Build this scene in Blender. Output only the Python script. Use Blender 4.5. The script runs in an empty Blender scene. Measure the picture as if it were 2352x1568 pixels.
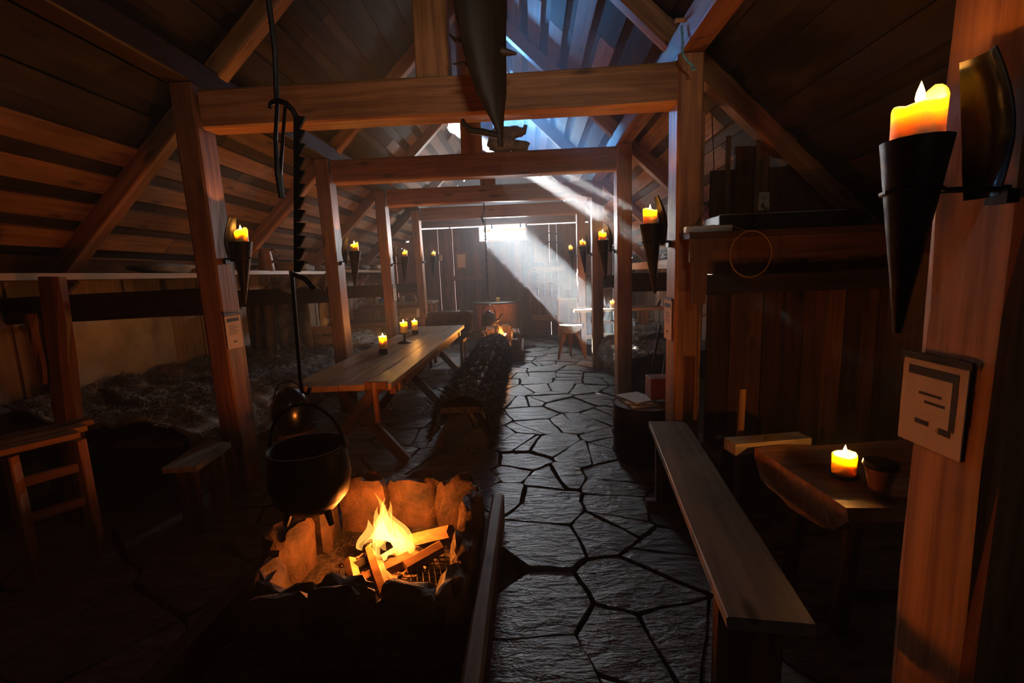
import bpy, math, random
from mathutils import Vector, Matrix, noise
random.seed(7)
S = bpy.context.scene
COL = S.collection
# ------------------------------------------------------------------ camera
F, EYE = 1045.0, 1.53                      # focal length in pixels of the 2352 px wide frame, eye height
a_ = Vector((39, 157, -F)).normalized()    # world +Y (down the hall) seen by the camera
u_ = Vector((-.0324, 1, 0)); u_ -= a_ * u_.dot(a_); u_.normalize()
x_ = a_.cross(u_)
W2C = Matrix((x_, a_, u_)).transposed()    # columns: world X, Y, Z in camera axes
cam_d = bpy.data.cameras.new('camera'); cam = bpy.data.objects.new('camera', cam_d); COL.objects.link(cam)
cam_d.sensor_width = 36; cam_d.lens = F / 2352 * 36; cam_d.clip_start = .02
cam.matrix_world = Matrix.Translation((0, 0, EYE)) @ W2C.transposed().to_4x4()
S.camera = cam
CAM = Vector((0, 0, EYE))
# ------------------------------------------------------------------ world, sun, daylight, exposure
S.view_settings.view_transform = 'Standard'; S.view_settings.look = 'None'
S.view_settings.gamma = 1; S.view_settings.use_curve_mapping = False
S.view_settings.exposure = 0
w = bpy.data.worlds.new('sky'); S.world = w; w.use_nodes = True
bg = w.node_tree.nodes['Background']; bg.inputs[0].default_value = (.80, .88, 1, 1); bg.inputs[1].default_value = 2.5
w.cycles.sampling_method = 'NONE'
SUN = Vector((-.526, 1, .545)).normalized()          # towards the sun
sd = bpy.data.lights.new('sun', 'SUN'); sd.energy = 950; sd.angle = .009; sd.color = (1, .97, .92)
so = bpy.data.objects.new('sun', sd); COL.objects.link(so)
so.rotation_euler = SUN.to_track_quat('Z', 'Y').to_euler(); so.location = SUN * 30
YNW = -1.42
def area(name, loc, direction, sx, sy, power, color):
    l = bpy.data.lights.new(name, 'AREA'); l.shape = 'RECTANGLE'; l.size = sx; l.size_y = sy; l.energy = power; l.color = color
    o = bpy.data.objects.new(name, l); COL.objects.link(o); o.location = loc
    o.rotation_euler = (-Vector(direction)).to_track_quat('Z', 'Y').to_euler()
    return o
area('daylight_window', (-.525, 11.42, 2.545), (0, -1, -.15), .94, .34, 150, (.88, .95, 1))
area('fill_near_window', (.55, YNW, 2.75), (-.2, 1, .03), .5, .4, 5, (1, .84, .62)).data.spread = math.radians(62)  # added fill lamp for timbers facing the camera; its window is assumed
area('daylight_roof_hatch', (-1.27, 8.25, 4.17), (.72, -.62, .30), .34, .24, 750, (.12, .44, 1)).data.spread = math.radians(104)
try:
    S.cycles.light_sampling_threshold = .03; S.cycles.max_bounces = 4; S.cycles.diffuse_bounces = 2; S.cycles.glossy_bounces = 1; S.cycles.transmission_bounces = 4
    S.cycles.volume_bounces = 0; S.cycles.adaptive_threshold = .08; S.cycles.adaptive_min_samples = 26; S.cycles.transparent_max_bounces = 12
    S.cycles.sample_clamp_indirect = 4; S.cycles.caustics_reflective = False; S.cycles.caustics_refractive = False
except Exception: pass
# ------------------------------------------------------------------ measuring helpers (pixel + real depth -> place in the hall)
def ray(px, py): return W2C.transposed() @ Vector(((px-1176)/F, (784-py)/F, -1))
def at(px, py, Y): d = ray(px, py); return CAM + d * (Y / d.y)
def fl(px, py, z=0): d = ray(px, py); return CAM + d * ((z-EYE) / d.z)
RX, RZ, RS = -.59, 4.7, .95                # ridge x, ridge z, roof slope
def roofz(X): return RZ - RS * abs(X - RX)
def rf(px, py, s):
    d = ray(px, py); t = (RZ - RS*s*(-RX) - EYE) / (d.z + RS*s*d.x); return CAM + d * t
R = math.radians
def rnd(a, b): return random.uniform(a, b)
# ------------------------------------------------------------------ materials
def mat(name): 
    m = bpy.data.materials.new(name); m.use_nodes = True
    nt = m.node_tree; return m, nt, nt.nodes['Principled BSDF']
def N(nt, t, **k):
    n = nt.nodes.new(t)
    for a, b in k.items():
        if a.startswith('i_'): n.inputs[a[2:]].default_value = b
        else: setattr(n, a, b)
    return n
def ramp(nt, stops):
    r = nt.nodes.new('ShaderNodeValToRGB'); e = r.color_ramp.elements
    while len(e) < len(stops): e.new(.5)
    for k, (p, c) in enumerate(stops): e[k].position = p; e[k].color = (*c, 1)
    return r
def coords(nt, scale, rand=40):
    tc = N(nt, 'ShaderNodeTexCoord'); oi = N(nt, 'ShaderNodeObjectInfo')
    mu = N(nt, 'ShaderNodeMath', operation='MULTIPLY'); mu.inputs[1].default_value = rand
    nt.links.new(oi.outputs['Random'], mu.inputs[0])
    ad = N(nt, 'ShaderNodeVectorMath', operation='ADD'); nt.links.new(tc.outputs['Object'], ad.inputs[0]); nt.links.new(mu.outputs[0], ad.inputs[1])
    mp = N(nt, 'ShaderNodeMapping'); mp.inputs['Scale'].default_value = scale; nt.links.new(ad.outputs[0], mp.inputs[0])
    return mp.outputs[0], oi.outputs['Random'], ad.outputs[0]
def bump(nt, b, h, strength, dist=.01):
    bn = N(nt, 'ShaderNodeBump', i_Strength=strength, i_Distance=dist); nt.links.new(h, bn.inputs['Height']); nt.links.new(bn.outputs[0], b.inputs['Normal'])
def wood(name, dark, light, axis='z', rough=.55, var=.5, knots=.7, bmp=.35):
    m, nt, b = mat(name); L = nt.links.new
    k = {'x': 0, 'y': 1, 'z': 2}[axis]
    sc = [26.]*3; sc[k] = 1.3
    v, rn, raw = coords(nt, sc)
    n1 = N(nt, 'ShaderNodeTexNoise', i_Scale=1., i_Detail=3., i_Roughness=.62, i_Distortion=.4); L(v, n1.inputs['Vector'])
    r = ramp(nt, [(.28, dark), (.55, [(d+l)/2 for d, l in zip(dark, light)]), (.78, light)]); L(n1.outputs[0], r.inputs[0])
    ks = [7.]*3; ks[k] = 2.2
    mp = N(nt, 'ShaderNodeMapping'); mp.inputs['Scale'].default_value = ks; L(raw, mp.inputs[0])
    vo = N(nt, 'ShaderNodeTexVoronoi', i_Scale=1.); L(mp.outputs[0], vo.inputs['Vector'])
    kr = ramp(nt, [(.06, (1-knots,)*3), (.2, (1, 1, 1))]); L(vo.outputs['Distance'], kr.inputs[0])
    mx = N(nt, 'ShaderNodeMix', data_type='RGBA', blend_type='MULTIPLY'); mx.inputs['Factor'].default_value = 1
    L(r.outputs[0], mx.inputs['A']); L(kr.outputs[0], mx.inputs['B'])
    n2 = N(nt, 'ShaderNodeTexNoise', i_Scale=2.2, i_Detail=3.); L(raw, n2.inputs['Vector'])
    mr = N(nt, 'ShaderNodeMapRange'); mr.inputs['From Min'].default_value = .3; mr.inputs['From Max'].default_value = .7
    mr.inputs['To Min'].default_value = .75; mr.inputs['To Max'].default_value = 1.1; L(n2.outputs[0], mr.inputs[0])
    rr = N(nt, 'ShaderNodeMapRange'); rr.inputs['To Min'].default_value = 1-var; rr.inputs['To Max'].default_value = 1+var*.4; L(rn, rr.inputs[0])
    mm = N(nt, 'ShaderNodeMath', operation='MULTIPLY'); L(mr.outputs[0], mm.inputs[0]); L(rr.outputs[0], mm.inputs[1])
    m2 = N(nt, 'ShaderNodeMix', data_type='RGBA', blend_type='MULTIPLY'); m2.inputs['Factor'].default_value = 1
    L(mx.outputs['Result'], m2.inputs['A']); L(mm.outputs[0], m2.inputs['B']); L(m2.outputs['Result'], b.inputs['Base Color'])
    b.inputs['Roughness'].default_value = rough; b.inputs['Specular IOR Level'].default_value = .3
    bump(nt, b, n1.outputs[0], bmp, .006)
    return m
def rocky(name, dark, light, scale, rough, spec=.5, bmp=.6, dist=.02, stretch=(1, 1, 1)):
    m, nt, b = mat(name); L = nt.links.new
    v, rn, raw = coords(nt, stretch)
    n1 = N(nt, 'ShaderNodeTexNoise', i_Scale=scale, i_Detail=5., i_Roughness=.65, i_Distortion=.3); L(v, n1.inputs['Vector'])
    r = ramp(nt, [(.3, dark), (.7, light)]); L(n1.outputs[0], r.inputs[0])
    rr = N(nt, 'ShaderNodeMapRange'); rr.inputs['To Min'].default_value = .65; rr.inputs['To Max'].default_value = 1.15; L(rn, rr.inputs[0])
    m2 = N(nt, 'ShaderNodeMix', data_type='RGBA', blend_type='MULTIPLY'); m2.inputs['Factor'].default_value = 1
    L(r.outputs[0], m2.inputs['A']); L(rr.outputs[0], m2.inputs['B']); L(m2.outputs['Result'], b.inputs['Base Color'])
    b.inputs['Roughness'].default_value = rough; b.inputs['Specular IOR Level'].default_value = spec
    bump(nt, b, n1.outputs[0], bmp, dist)
    return m
def plain(name, c, rough=.6, metal=0., nz=.25, scale=12, bmp=.15, spec=.4):
    m, nt, b = mat(name); L = nt.links.new
    v, rn, raw = coords(nt, (1, 1, 1))
    n1 = N(nt, 'ShaderNodeTexNoise', i_Scale=scale, i_Detail=4.); L(v, n1.inputs['Vector'])
    r = ramp(nt, [(.3, [x*(1-nz) for x in c]), (.7, [min(1, x*(1+nz)) for x in c])]); L(n1.outputs[0], r.inputs[0])
    L(r.outputs[0], b.inputs['Base Color']); b.inputs['Roughness'].default_value = rough; b.inputs['Metallic'].default_value = metal
    b.inputs['Specular IOR Level'].default_value = spec
    if bmp: bump(nt, b, n1.outputs[0], bmp, .008)
    return m
M = {}
for ax in 'xyz':
    M['timber_'+ax] = wood('timber_'+ax, (.15, .058, .022), (.42, .20, .085), ax, .5)
    M['board_'+ax] = wood('board_'+ax, (.08, .032, .014), (.25, .11, .048), ax, .6)
    M['pine_'+ax] = wood('pine_'+ax, (.25, .14, .065), (.50, .32, .17), ax, .42, .25, .75, .2)
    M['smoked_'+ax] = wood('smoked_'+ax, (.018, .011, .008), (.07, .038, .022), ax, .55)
M['grey_board_x'] = wood('grey_board_x', (.16, .125, .095), (.34, .28, .21), 'x', .5, .3)
M['grey_board_y'] = wood('grey_board_y', (.16, .125, .095), (.34, .28, .21), 'y', .5, .3)
M['pale_z'] = wood('pale_z', (.22, .14, .09), (.40, .28, .19), 'z', .7, .25)
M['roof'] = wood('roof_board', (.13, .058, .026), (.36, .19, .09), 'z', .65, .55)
M['roof_dark'] = wood('roof_board_recessed', (.022, .012, .008), (.075, .04, .022), 'z', .7, .4)  # recessed boards get a darker colour than the proud ones
M['roof_dim'] = wood('roof_board_dim', (.010, .007, .006), (.035, .021, .014), 'z', .75, .4)  # near roof boards: dim light on them is put into this darker colour
M['deck'] = plain('roof_deck', (.03, .02, .015), .9)
M['stone'] = rocky('flagstone', (.06, .062, .058), (.25, .245, .22), 6, .40, .5, 1., .035, (1, 2.6, 1))
M['rock'] = rocky('hearth_rock', (.012, .009, .007), (.11, .062, .038), 6, .75, .3, .8, .03)
M['earth'] = rocky('earth', (.012, .010, .008), (.04, .032, .026), 14, .95, .1, .5)
M['ash'] = rocky('ash', (.02, .017, .015), (.12, .10, .09), 30, .95, .1, .5)
M['iron'] = plain('iron', (.012, .011, .011), .45, .6, .4, 18, .25)
M['steel'] = plain('worn_steel', (.05, .05, .048), .25, 1., .3, 10, .08)
M['black'] = plain('black_plastic', (.012, .012, .015), .4)
M['print'] = plain('black_print', (.012, .011, .010), .7, 0, .2, 20, 0)
M['paper'] = plain('parchment', (.52, .40, .26), .8, 0, .12, 6, .05)
M['white'] = plain('white_paint', (.66, .66, .64), .4, 0, .08)
M['grey_plastic'] = plain('grey_plastic', (.42, .43, .45), .4, 0, .08)
M['rope'] = plain('rope', (.30, .20, .10), .9, 0, .3, 60)
M['blue_rope'] = plain('blue_rope', (.10, .34, .48), .8, 0, .3, 60)
M['blue_cloth'] = plain('blue_cloth', (.05, .16, .50), .8)
M['red_box'] = plain('red_box', (.22, .06, .035), .5)
M['canvas'] = plain('canvas', (.42, .36, .30), .9, 0, .2, 5)
M['bag'] = plain('black_plastic_bag', (.006, .006, .007), .3)
M['clay'] = plain('brown_clay', (.22, .10, .045), .45, 0, .3, 8)
M['wicker'] = plain('wicker', (.17, .09, .045), .8, 0, .4, 60, .5)
M['char'] = plain('charred_wood', (.012, .010, .009), .9, 0, .5, 20, .6)
M['amp_face'] = plain('amp_face', (.05, .05, .06), .35, .5, .5, 90, 0)
def furmat(name, dark, light, sc=9):
    m, nt, b = mat(name); L = nt.links.new
    tc = N(nt, 'ShaderNodeTexCoord')
    n1 = N(nt, 'ShaderNodeTexNoise', i_Scale=sc, i_Detail=6., i_Roughness=.7); L(tc.outputs['Object'], n1.inputs['Vector'])
    r = ramp(nt, [(.35, dark), (.68, light)]); L(n1.outputs[0], r.inputs[0]); L(r.outputs[0], b.inputs['Base Color'])
    b.inputs['Roughness'].default_value = .75; b.inputs['Specular IOR Level'].default_value = .25
    b.inputs['Sheen Weight'].default_value = .3
    return m
M['fur_brown'] = furmat('fur_brown', (.025, .014, .008), (.12, .07, .04))
M['fur_grey'] = furmat('fur_grey', (.08, .075, .065), (.55, .51, .43))
M['fur_tan'] = furmat('fur_tan', (.07, .045, .03), (.32, .24, .16), 5)
M['hide'] = furmat('hide', (.03, .028, .028), (.24, .20, .16), 4)
def wax():
    m, nt, b = mat('candle_wax')
    b.inputs['Base Color'].default_value = (.74, .54, .23, 1); b.inputs['Roughness'].default_value = .45
    b.inputs['Subsurface Weight'].default_value = 1; b.inputs['Subsurface Radius'].default_value = (1, .75, .22)
    b.inputs['Subsurface Scale'].default_value = .09
    v, rn, raw = coords(nt, (1, 1, 1)); n1 = N(nt, 'ShaderNodeTexNoise', i_Scale=40.); nt.links.new(v, n1.inputs['Vector']); bump(nt, b, n1.outputs[0], .1, .004)
    return m
M['wax'] = wax()
def flame(name, base, tip, st):
    """glowing gas: emission added to clear air, hot at the foot and redder to the tip"""
    m, nt, b = mat(name); nt.nodes.remove(b); L = nt.links.new
    tc = N(nt, 'ShaderNodeTexCoord'); sp = N(nt, 'ShaderNodeSeparateXYZ'); L(tc.outputs['Generated'], sp.inputs[0])
    r = ramp(nt, [(.0, base), (.45, base), (1., tip)]); L(sp.outputs[2], r.inputs[0])
    e = N(nt, 'ShaderNodeEmission', i_Strength=st); L(r.outputs[0], e.inputs[0])
    t = N(nt, 'ShaderNodeBsdfTransparent'); ad = N(nt, 'ShaderNodeAddShader'); L(e.outputs[0], ad.inputs[0]); L(t.outputs[0], ad.inputs[1])
    L(ad.outputs[0], nt.nodes['Material Output'].inputs[0])
    m.cycles.emission_sampling = 'NONE'
    return m
M['flame_fire'] = flame('flame_fire', (1, .42, .07), (1, .20, .012), .62)
M['flame_candle'] = flame('flame_candle', (1, .66, .22), (1, .62, .18), 5)
def ember():
    m, nt, b = mat('embers'); L = nt.links.new
    v, rn, raw = coords(nt, (1, 1, 1)); n1 = N(nt, 'ShaderNodeTexNoise', i_Scale=28., i_Detail=4.); L(v, n1.inputs['Vector'])
    r = ramp(nt, [(.52, (0, 0, 0)), (.7, (1, .18, .02))]); L(n1.outputs[0], r.inputs[0]); L(r.outputs[0], b.inputs['Emission Color'])
    b.inputs['Emission Strength'].default_value = 2.5; b.inputs['Base Color'].default_value = (.02, .015, .012, 1); b.inputs['Roughness'].default_value = .95; m.cycles.emission_sampling = 'NONE'
    return m
M['ember'] = ember()
# ------------------------------------------------------------------ mesh helpers
def thing(name, label, cat, loc, group=None):
    o = bpy.data.objects.new(name, None); COL.objects.link(o); o.location = loc; o.empty_display_size = .1
    return tag(o, label, cat, group)
def tag(o, label, cat=None, group=None, kind=None):
    o['label'] = label
    if cat: o['category'] = cat
    if group: o['group'] = group
    if kind: o['kind'] = kind
    return o
def obj(name, me, material, parent=None, loc=None, rot=None):
    o = bpy.data.objects.new(name, me); COL.objects.link(o)
    if material is not None and not me.materials: me.materials.append(M[material] if isinstance(material, str) else material)
    loc = Vector(loc or (0, 0, 0))
    if parent: o.parent = parent; loc = loc - WL[parent.name] if parent.name in WL else loc - parent.location
    o.location = loc
    WL[o.name] = loc + (WL.get(parent.name, parent.location) if parent else Vector())
    if rot is not None: o.rotation_euler = rot
    return o
WL = {}
class MB:
    def __init__(s): s.v = []; s.f = []
    def add(s, vs, fs):
        n = len(s.v); s.v += [Vector(v) for v in vs]; s.f += [tuple(i+n for i in f) for f in fs]; return s
    def box(s, c, size, rz=0, rx=0, ry=0):
        m = Matrix.Rotation(rz, 3, 'Z') @ Matrix.Rotation(ry, 3, 'Y') @ Matrix.Rotation(rx, 3, 'X')
        x, y, z = [q/2 for q in size]
        vs = [Vector(c) + m @ Vector((i*x, j*y, k*z)) for i in (-1, 1) for j in (-1, 1) for k in (-1, 1)]
        return s.add(vs, [(0,1,3,2), (4,6,7,5), (0,4,5,1), (2,3,7,6), (0,2,6,4), (1,5,7,3)])
    def bar(s, p0, p1, w, h, xa=(1, 0, 0), taper=1):
        p0, p1 = Vector(p0), Vector(p1); z = (p1-p0).normalized(); xa = Vector(xa); xa = (xa - z*xa.dot(z)).normalized(); ya = z.cross(xa)
        vs = [p + xa*i*w/2*t + ya*j*h/2*t for p, t in ((p0, 1), (p1, taper)) for i, j in ((-1,-1), (1,-1), (1,1), (-1,1))]
        return s.add(vs, [(3,2,1,0), (4,5,6,7), (0,1,5,4), (1,2,6,5), (2,3,7,6), (3,0,4,7)])
    def tube(s, pts, rad, n=8, cap=True, flat=1, xa=None):
        pts = [Vector(p) for p in pts]; rad = rad if hasattr(rad, '__len__') else [rad]*len(pts)
        base = len(s.v); ref = Vector(xa) if xa else Vector((.31, .2, .93))
        for i, p in enumerate(pts):
            t = (pts[min(i+1, len(pts)-1)] - pts[max(i-1, 0)]).normalized()
            if abs(t.dot(ref.normalized())) > .98: ref = Vector((.9, .3, .1))
            u = (ref - t*ref.dot(t)).normalized(); v = t.cross(u)
            for k in range(n):
                an = 2*math.pi*k/n; s.v.append(p + u*math.cos(an)*rad[i] + v*math.sin(an)*rad[i]*flat)
        for i in range(len(pts)-1):
            for k in range(n):
                a = base+i*n+k; b = base+i*n+(k+1) % n; s.f.append((a, b, b+n, a+n))
        if cap:
            s.f.append(tuple(base+k for k in reversed(range(n)))); s.f.append(tuple(base+(len(pts)-1)*n+k for k in range(n)))
        return s
    def lathe(s, prof, c=(0, 0, 0), n=20, wob=0., sx=1, sy=1):
        base = len(s.v); c = Vector(c)
        for i, (r, z) in enumerate(prof):
            for k in range(n):
                an = 2*math.pi*k/n; q = 1 + (wob*noise.noise((math.cos(an)*2, math.sin(an)*2, z*9)) if wob else 0)
                s.v.append(c + Vector((r*q*math.cos(an)*sx, r*q*math.sin(an)*sy, z)))
        for i in range(len(prof)-1):
            for k in range(n):
                a = base+i*n+k; b = base+i*n+(k+1) % n; s.f.append((a, b, b+n, a+n))
        s.f.append(tuple(base+k for k in reversed(range(n)))); s.f.append(tuple(base+(len(prof)-1)*n+k for k in range(n)))
        return s
    def prism(s, poly, z0, z1):
        n = len(poly)
        vs = [Vector((p[0], p[1], z0)) for p in poly] + [Vector((p[0], p[1], z1)) for p in poly]
        return s.add(vs, [tuple(reversed(range(n))), tuple(range(n, 2*n))] + [(i, (i+1) % n, n+(i+1) % n, n+i) for i in range(n)])
    def plate(s, poly3, nrm, th):
        n = len(poly3); d = Vector(nrm).normalized()*th; vs = [Vector(p) for p in poly3] + [Vector(p)+d for p in poly3]
        return s.add(vs, [tuple(reversed(range(n))), tuple(range(n, 2*n))] + [(i, (i+1) % n, n+(i+1) % n, n+i) for i in range(n)])
    def blob(s, c, size, seed=0, rough=.25, nu=14, nv=9, freq=1.6, flat_bottom=None, sq=1.0):
        c = Vector(c); base = len(s.v)
        def pw(x): return math.copysign(abs(x)**sq, x)
        for j in range(nv+1):
            th = math.pi*j/nv
            for k in range(nu):
                ph = 2*math.pi*k/nu; d = Vector((pw(math.sin(th)*math.cos(ph)), pw(math.sin(th)*math.sin(ph)), pw(math.cos(th))))
                q = 1 + rough*noise.noise(d*freq + Vector((seed*7.3, seed*3.1, seed))) + rough*.4*noise.noise(d*freq*3 + Vector((seed, 9, 2)))
                p = Vector((d.x*size[0], d.y*size[1], d.z*size[2]))*q/1
                if flat_bottom is not None: p.z = max(p.z, flat_bottom)
                s.v.append(c+p)
        for j in range(nv):
            for k in range(nu):
                a = base+j*nu+k; b = base+j*nu+(k+1) % nu; s.f.append((a, a+nu, b+nu, b))
        return s
    def mesh(s, name, origin=(0, 0, 0), smooth=False, angle=None):
        o = Vector(origin); me = bpy.data.meshes.new(name); me.from_pydata([v-o for v in s.v], [], s.f); me.update()
        if smooth: 
            me.polygons.foreach_set('use_smooth', [True]*len(me.polygons))
            if angle: me.set_sharp_from_angle(angle=R(angle))
        return me
    def ctr(s):
        xs = [v.x for v in s.v]; ys = [v.y for v in s.v]; zs = [v.z for v in s.v]
        return Vector(((min(xs)+max(xs))/2, (min(ys)+max(ys))/2, min(zs)))
    def build(s, name, material, parent=None, smooth=False, angle=40, bevel=0):
        c = s.ctr(); o = obj(name, s.mesh(name, c, smooth, angle), material, parent, c)
        if bevel:
            b = o.modifiers.new('bevel', 'BEVEL'); b.width = bevel; b.segments = 2; b.limit_method = 'ANGLE'
        return o
def timber(name, p0, p1, w, d, material='timber_z', parent=None, xa=(1, 0, 0), wob=.004, cham=.012, rings=6):
    """hewn balk: local z runs along it, chamfered edges, slightly uneven faces"""
    p0, p1 = Vector(p0), Vector(p1); L = (p1-p0).length; z = (p1-p0).normalized(); xa = Vector(xa); xa = (xa - z*xa.dot(z)).normalized(); ya = z.cross(xa)
    sec = [(-w/2+cham, -d/2), (w/2-cham, -d/2), (w/2, -d/2+cham), (w/2, d/2-cham), (w/2-cham, d/2), (-w/2+cham, d/2), (-w/2, d/2-cham), (-w/2, -d/2+cham)]
    vs, fs = [], []
    for i in range(rings):
        for (x, y) in sec: vs.append((x+rnd(-wob, wob), y+rnd(-wob, wob), L*i/(rings-1)))
    for i in range(rings-1):
        for k in range(8): a = i*8+k; b = i*8+(k+1) % 8; fs.append((a, b, b+8, a+8))
    fs += [tuple(reversed(range(8))), tuple((rings-1)*8+k for k in range(8))]
    me = bpy.data.meshes.new(name); me.from_pydata(vs, [], fs); me.update()
    m = Matrix((xa, ya, z)).transposed()
    return obj(name, me, material, parent, p0, m.to_euler())
BOARD = {}
def board(name, p0, p1, w, th, material, parent=None, xa=(1, 0, 0), share=False):
    """sawn board, local z along it"""
    p0, p1 = Vector(p0), Vector(p1); L = (p1-p0).length; z = (p1-p0).normalized(); xa = Vector(xa); xa = (xa - z*xa.dot(z)).normalized(); ya = z.cross(xa)
    key = (round(L, 3), round(w, 3), round(th, 3), material)
    if key not in BOARD:
        me = MB().box((0, 0, L/2), (w, th, L)).mesh(name); me.materials.append(M[material]); BOARD[key] = me
    return obj(name, BOARD[key], None, parent, p0, Matrix((xa, ya, z)).transposed().to_euler())
def struct(o, label=None):
    o['kind'] = 'structure'
    if label: o['label'] = label
    return o
def root(name, loc=(0, 0, 0), label=None):
    o = bpy.data.objects.new(name, None); COL.objects.link(o); o.location = loc; return struct(o, label)

XL, XR = -2.2, 1.05                     # post centre lines
FR = [3.08, 5.09, 7.04, 9.2]            # front faces of the frames down the hall
YN, YF = -1.3, 11.3                     # end walls
XWL, XWR = -3.78, 2.6                   # side walls
# ================================================================== FLOOR
fm = MB().box(((XWL+XWR)/2, (YN+YF)/2, -.1), (XWR-XWL+.4, YF-YN+.4, .12))
floor = struct(fm.build('floor', 'earth'), 'dark earth floor laid with irregular grey flagstones')
px_seeds = [(1225,814),(1260,792),(1178,849),(1244,848),(1315,843),(1228,872),(1315,872),(1197,897),(1235,892),(1292,889),(1340,891),(1254,910),(1378,913),(1305,927),(1203,922),(1215,948),
 (1321,970),(1404,951),(1228,980),(1193,1015),(1267,1021),(1346,1040),(1413,1009),(1107,1063),(1187,1060),(1104,1095),(1162,1082),(1270,1100),(1149,1136),(1254,1139),(1258,1170),(1416,1120),
 (1420,1155),(1423,1088),(1240,1235),(1400,1215),(1530,1275),(1235,1400),(1470,1345),(1250,1530),(1440,1480),(1560,1460),(1130,1000),(1120,960),(1150,920),(1090,935)]
seeds = [fl(*p).to_2d() for p in px_seeds]
def far_enough(p, dmin): return all((p-q).length > dmin for q in seeds)
tries = 0
while tries < 6000:
    tries += 1
    p = Vector((rnd(XWL, XWR), rnd(YN, YF)))
    dm = rnd(.30, .56) if p.y < 6 else rnd(.26, .46)
    if far_enough(p, dm): seeds.append(p)
def cell(i):
    p = seeds[i]; poly = [Vector(q) for q in ((p.x-1, p.y-1), (p.x+1, p.y-1), (p.x+1, p.y+1), (p.x-1, p.y+1))]
    for j, q in enumerate(seeds):
        d = q-p; L = d.length
        if j == i or L > 2: continue
        d = d/L; lim = L/2; new = []
        for k in range(len(poly)):
            a, b = poly[k], poly[(k+1) % len(poly)]; da, db = (a-p).dot(d)-lim, (b-p).dot(d)-lim
            if da <= 0: new.append(a)
            if da*db < 0: new.append(a + (b-a)*(da/(da-db)))
        poly = new
        if len(poly) < 3: return []
    return poly
def inset(poly, g):
    c = sum(poly, Vector((0, 0)))/len(poly); out = list(poly)
    for k in range(len(poly)):
        a, b = poly[k], poly[(k+1) % len(poly)]
        if (b-a).length < 1e-4: continue
        n = Vector((-(b-a).y, (b-a).x)).normalized()
        if n.dot(c-a) < 0: n = -n
        lim = (a+n*g).dot(n); new = []
        for m in range(len(out)):
            p, q = out[m], out[(m+1) % len(out)]; dp, dq = p.dot(n)-lim, q.dot(n)-lim
            if dp >= 0: new.append(p)
            if dp*dq < 0: new.append(p + (q-p)*(dp/(dp-dq)))
        out = new
        if len(out) < 3: return []
    return out
def in_pit(p): return (-1.3 < p.x < -.2 and 1.3 < p.y < 2.6) or (-.95 < p.x < -.15 and 7.9 < p.y < 9.5)
def area2(p): return abs(sum(p[k].x*p[(k+1) % len(p)].y - p[(k+1) % len(p)].x*p[k].y for k in range(len(p))))/2
def split(poly):
    c = sum(poly, Vector((0, 0)))/len(poly) + Vector((rnd(-.06, .06), rnd(-.06, .06))); an = rnd(0, math.pi); n = Vector((math.cos(an), math.sin(an))); out = []
    for sg in (1, -1):
        new = []
        for k in range(len(poly)):
            a, b = poly[k], poly[(k+1) % len(poly)]; da, db = (a-c).dot(n)*sg, (b-c).dot(n)*sg
            if da >= 0: new.append(a)
            if da*db < 0: new.append(a + (b-a)*(da/(da-db)))
        out.append(new)
    return out
cells = []
for i in range(len(seeds)):
    if in_pit(seeds[i]): continue
    p_ = cell(i)
    if len(p_) < 3: continue
    cells += split(p_) if (area2(p_) > .13 and random.random() < .5 and seeds[i].x > -1 and seeds[i].x < 1.3) else [p_]
for p_ in cells:
    poly = inset(p_, rnd(.004, .015))
    if len(poly) < 3 or area2(poly) < .004: continue
    if any(v.x < XWL+.05 or v.x > XWR-.05 or v.y < YN+.05 or v.y > YF-.05 for v in poly): 
        poly = [Vector((min(max(v.x, XWL+.05), XWR-.05), min(max(v.y, YN+.05), YF-.05))) for v in poly]
    pts = []
    for k in range(len(poly)):
        a, b = poly[k], poly[(k+1) % len(poly)]
        if (b-a).length < .02: pts.append(a); continue
        pts.append(a)
        nn = 2 if (b-a).length > .18 else 1
        for q in range(nn):
            t = (q+1)/(nn+1); e = Vector((-(b-a).y, (b-a).x)).normalized(); pts.append(a + (b-a)*t + e*rnd(-.012, .008))
    c = sum(pts, Vector((0, 0)))/len(pts); h = rnd(-.008, .006); tx, ty = rnd(-.02, .02), rnd(-.02, .02); n = len(pts)
    top = [Vector((v.x, v.y, h + (v.x-c.x)*tx + (v.y-c.y)*ty)) for v in [c + (q-c)*.982 for q in pts]]
    mid = [Vector((v.x, v.y, h - .007 + (v.x-c.x)*tx + (v.y-c.y)*ty)) for v in pts]
    bot = [Vector((v.x, v.y, -.042)) for v in pts]
    vs = top+mid+bot+[Vector((c.x, c.y, h+.004))]
    fs = [(k, (k+1) % n, 3*n) for k in range(n)]
    for q in (0, n): fs += [(q+n+k, q+n+(k+1) % n, q+(k+1) % n, q+k) for k in range(n)]
    MB().add(vs, fs).build('flagstone', 'stone', floor)
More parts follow.
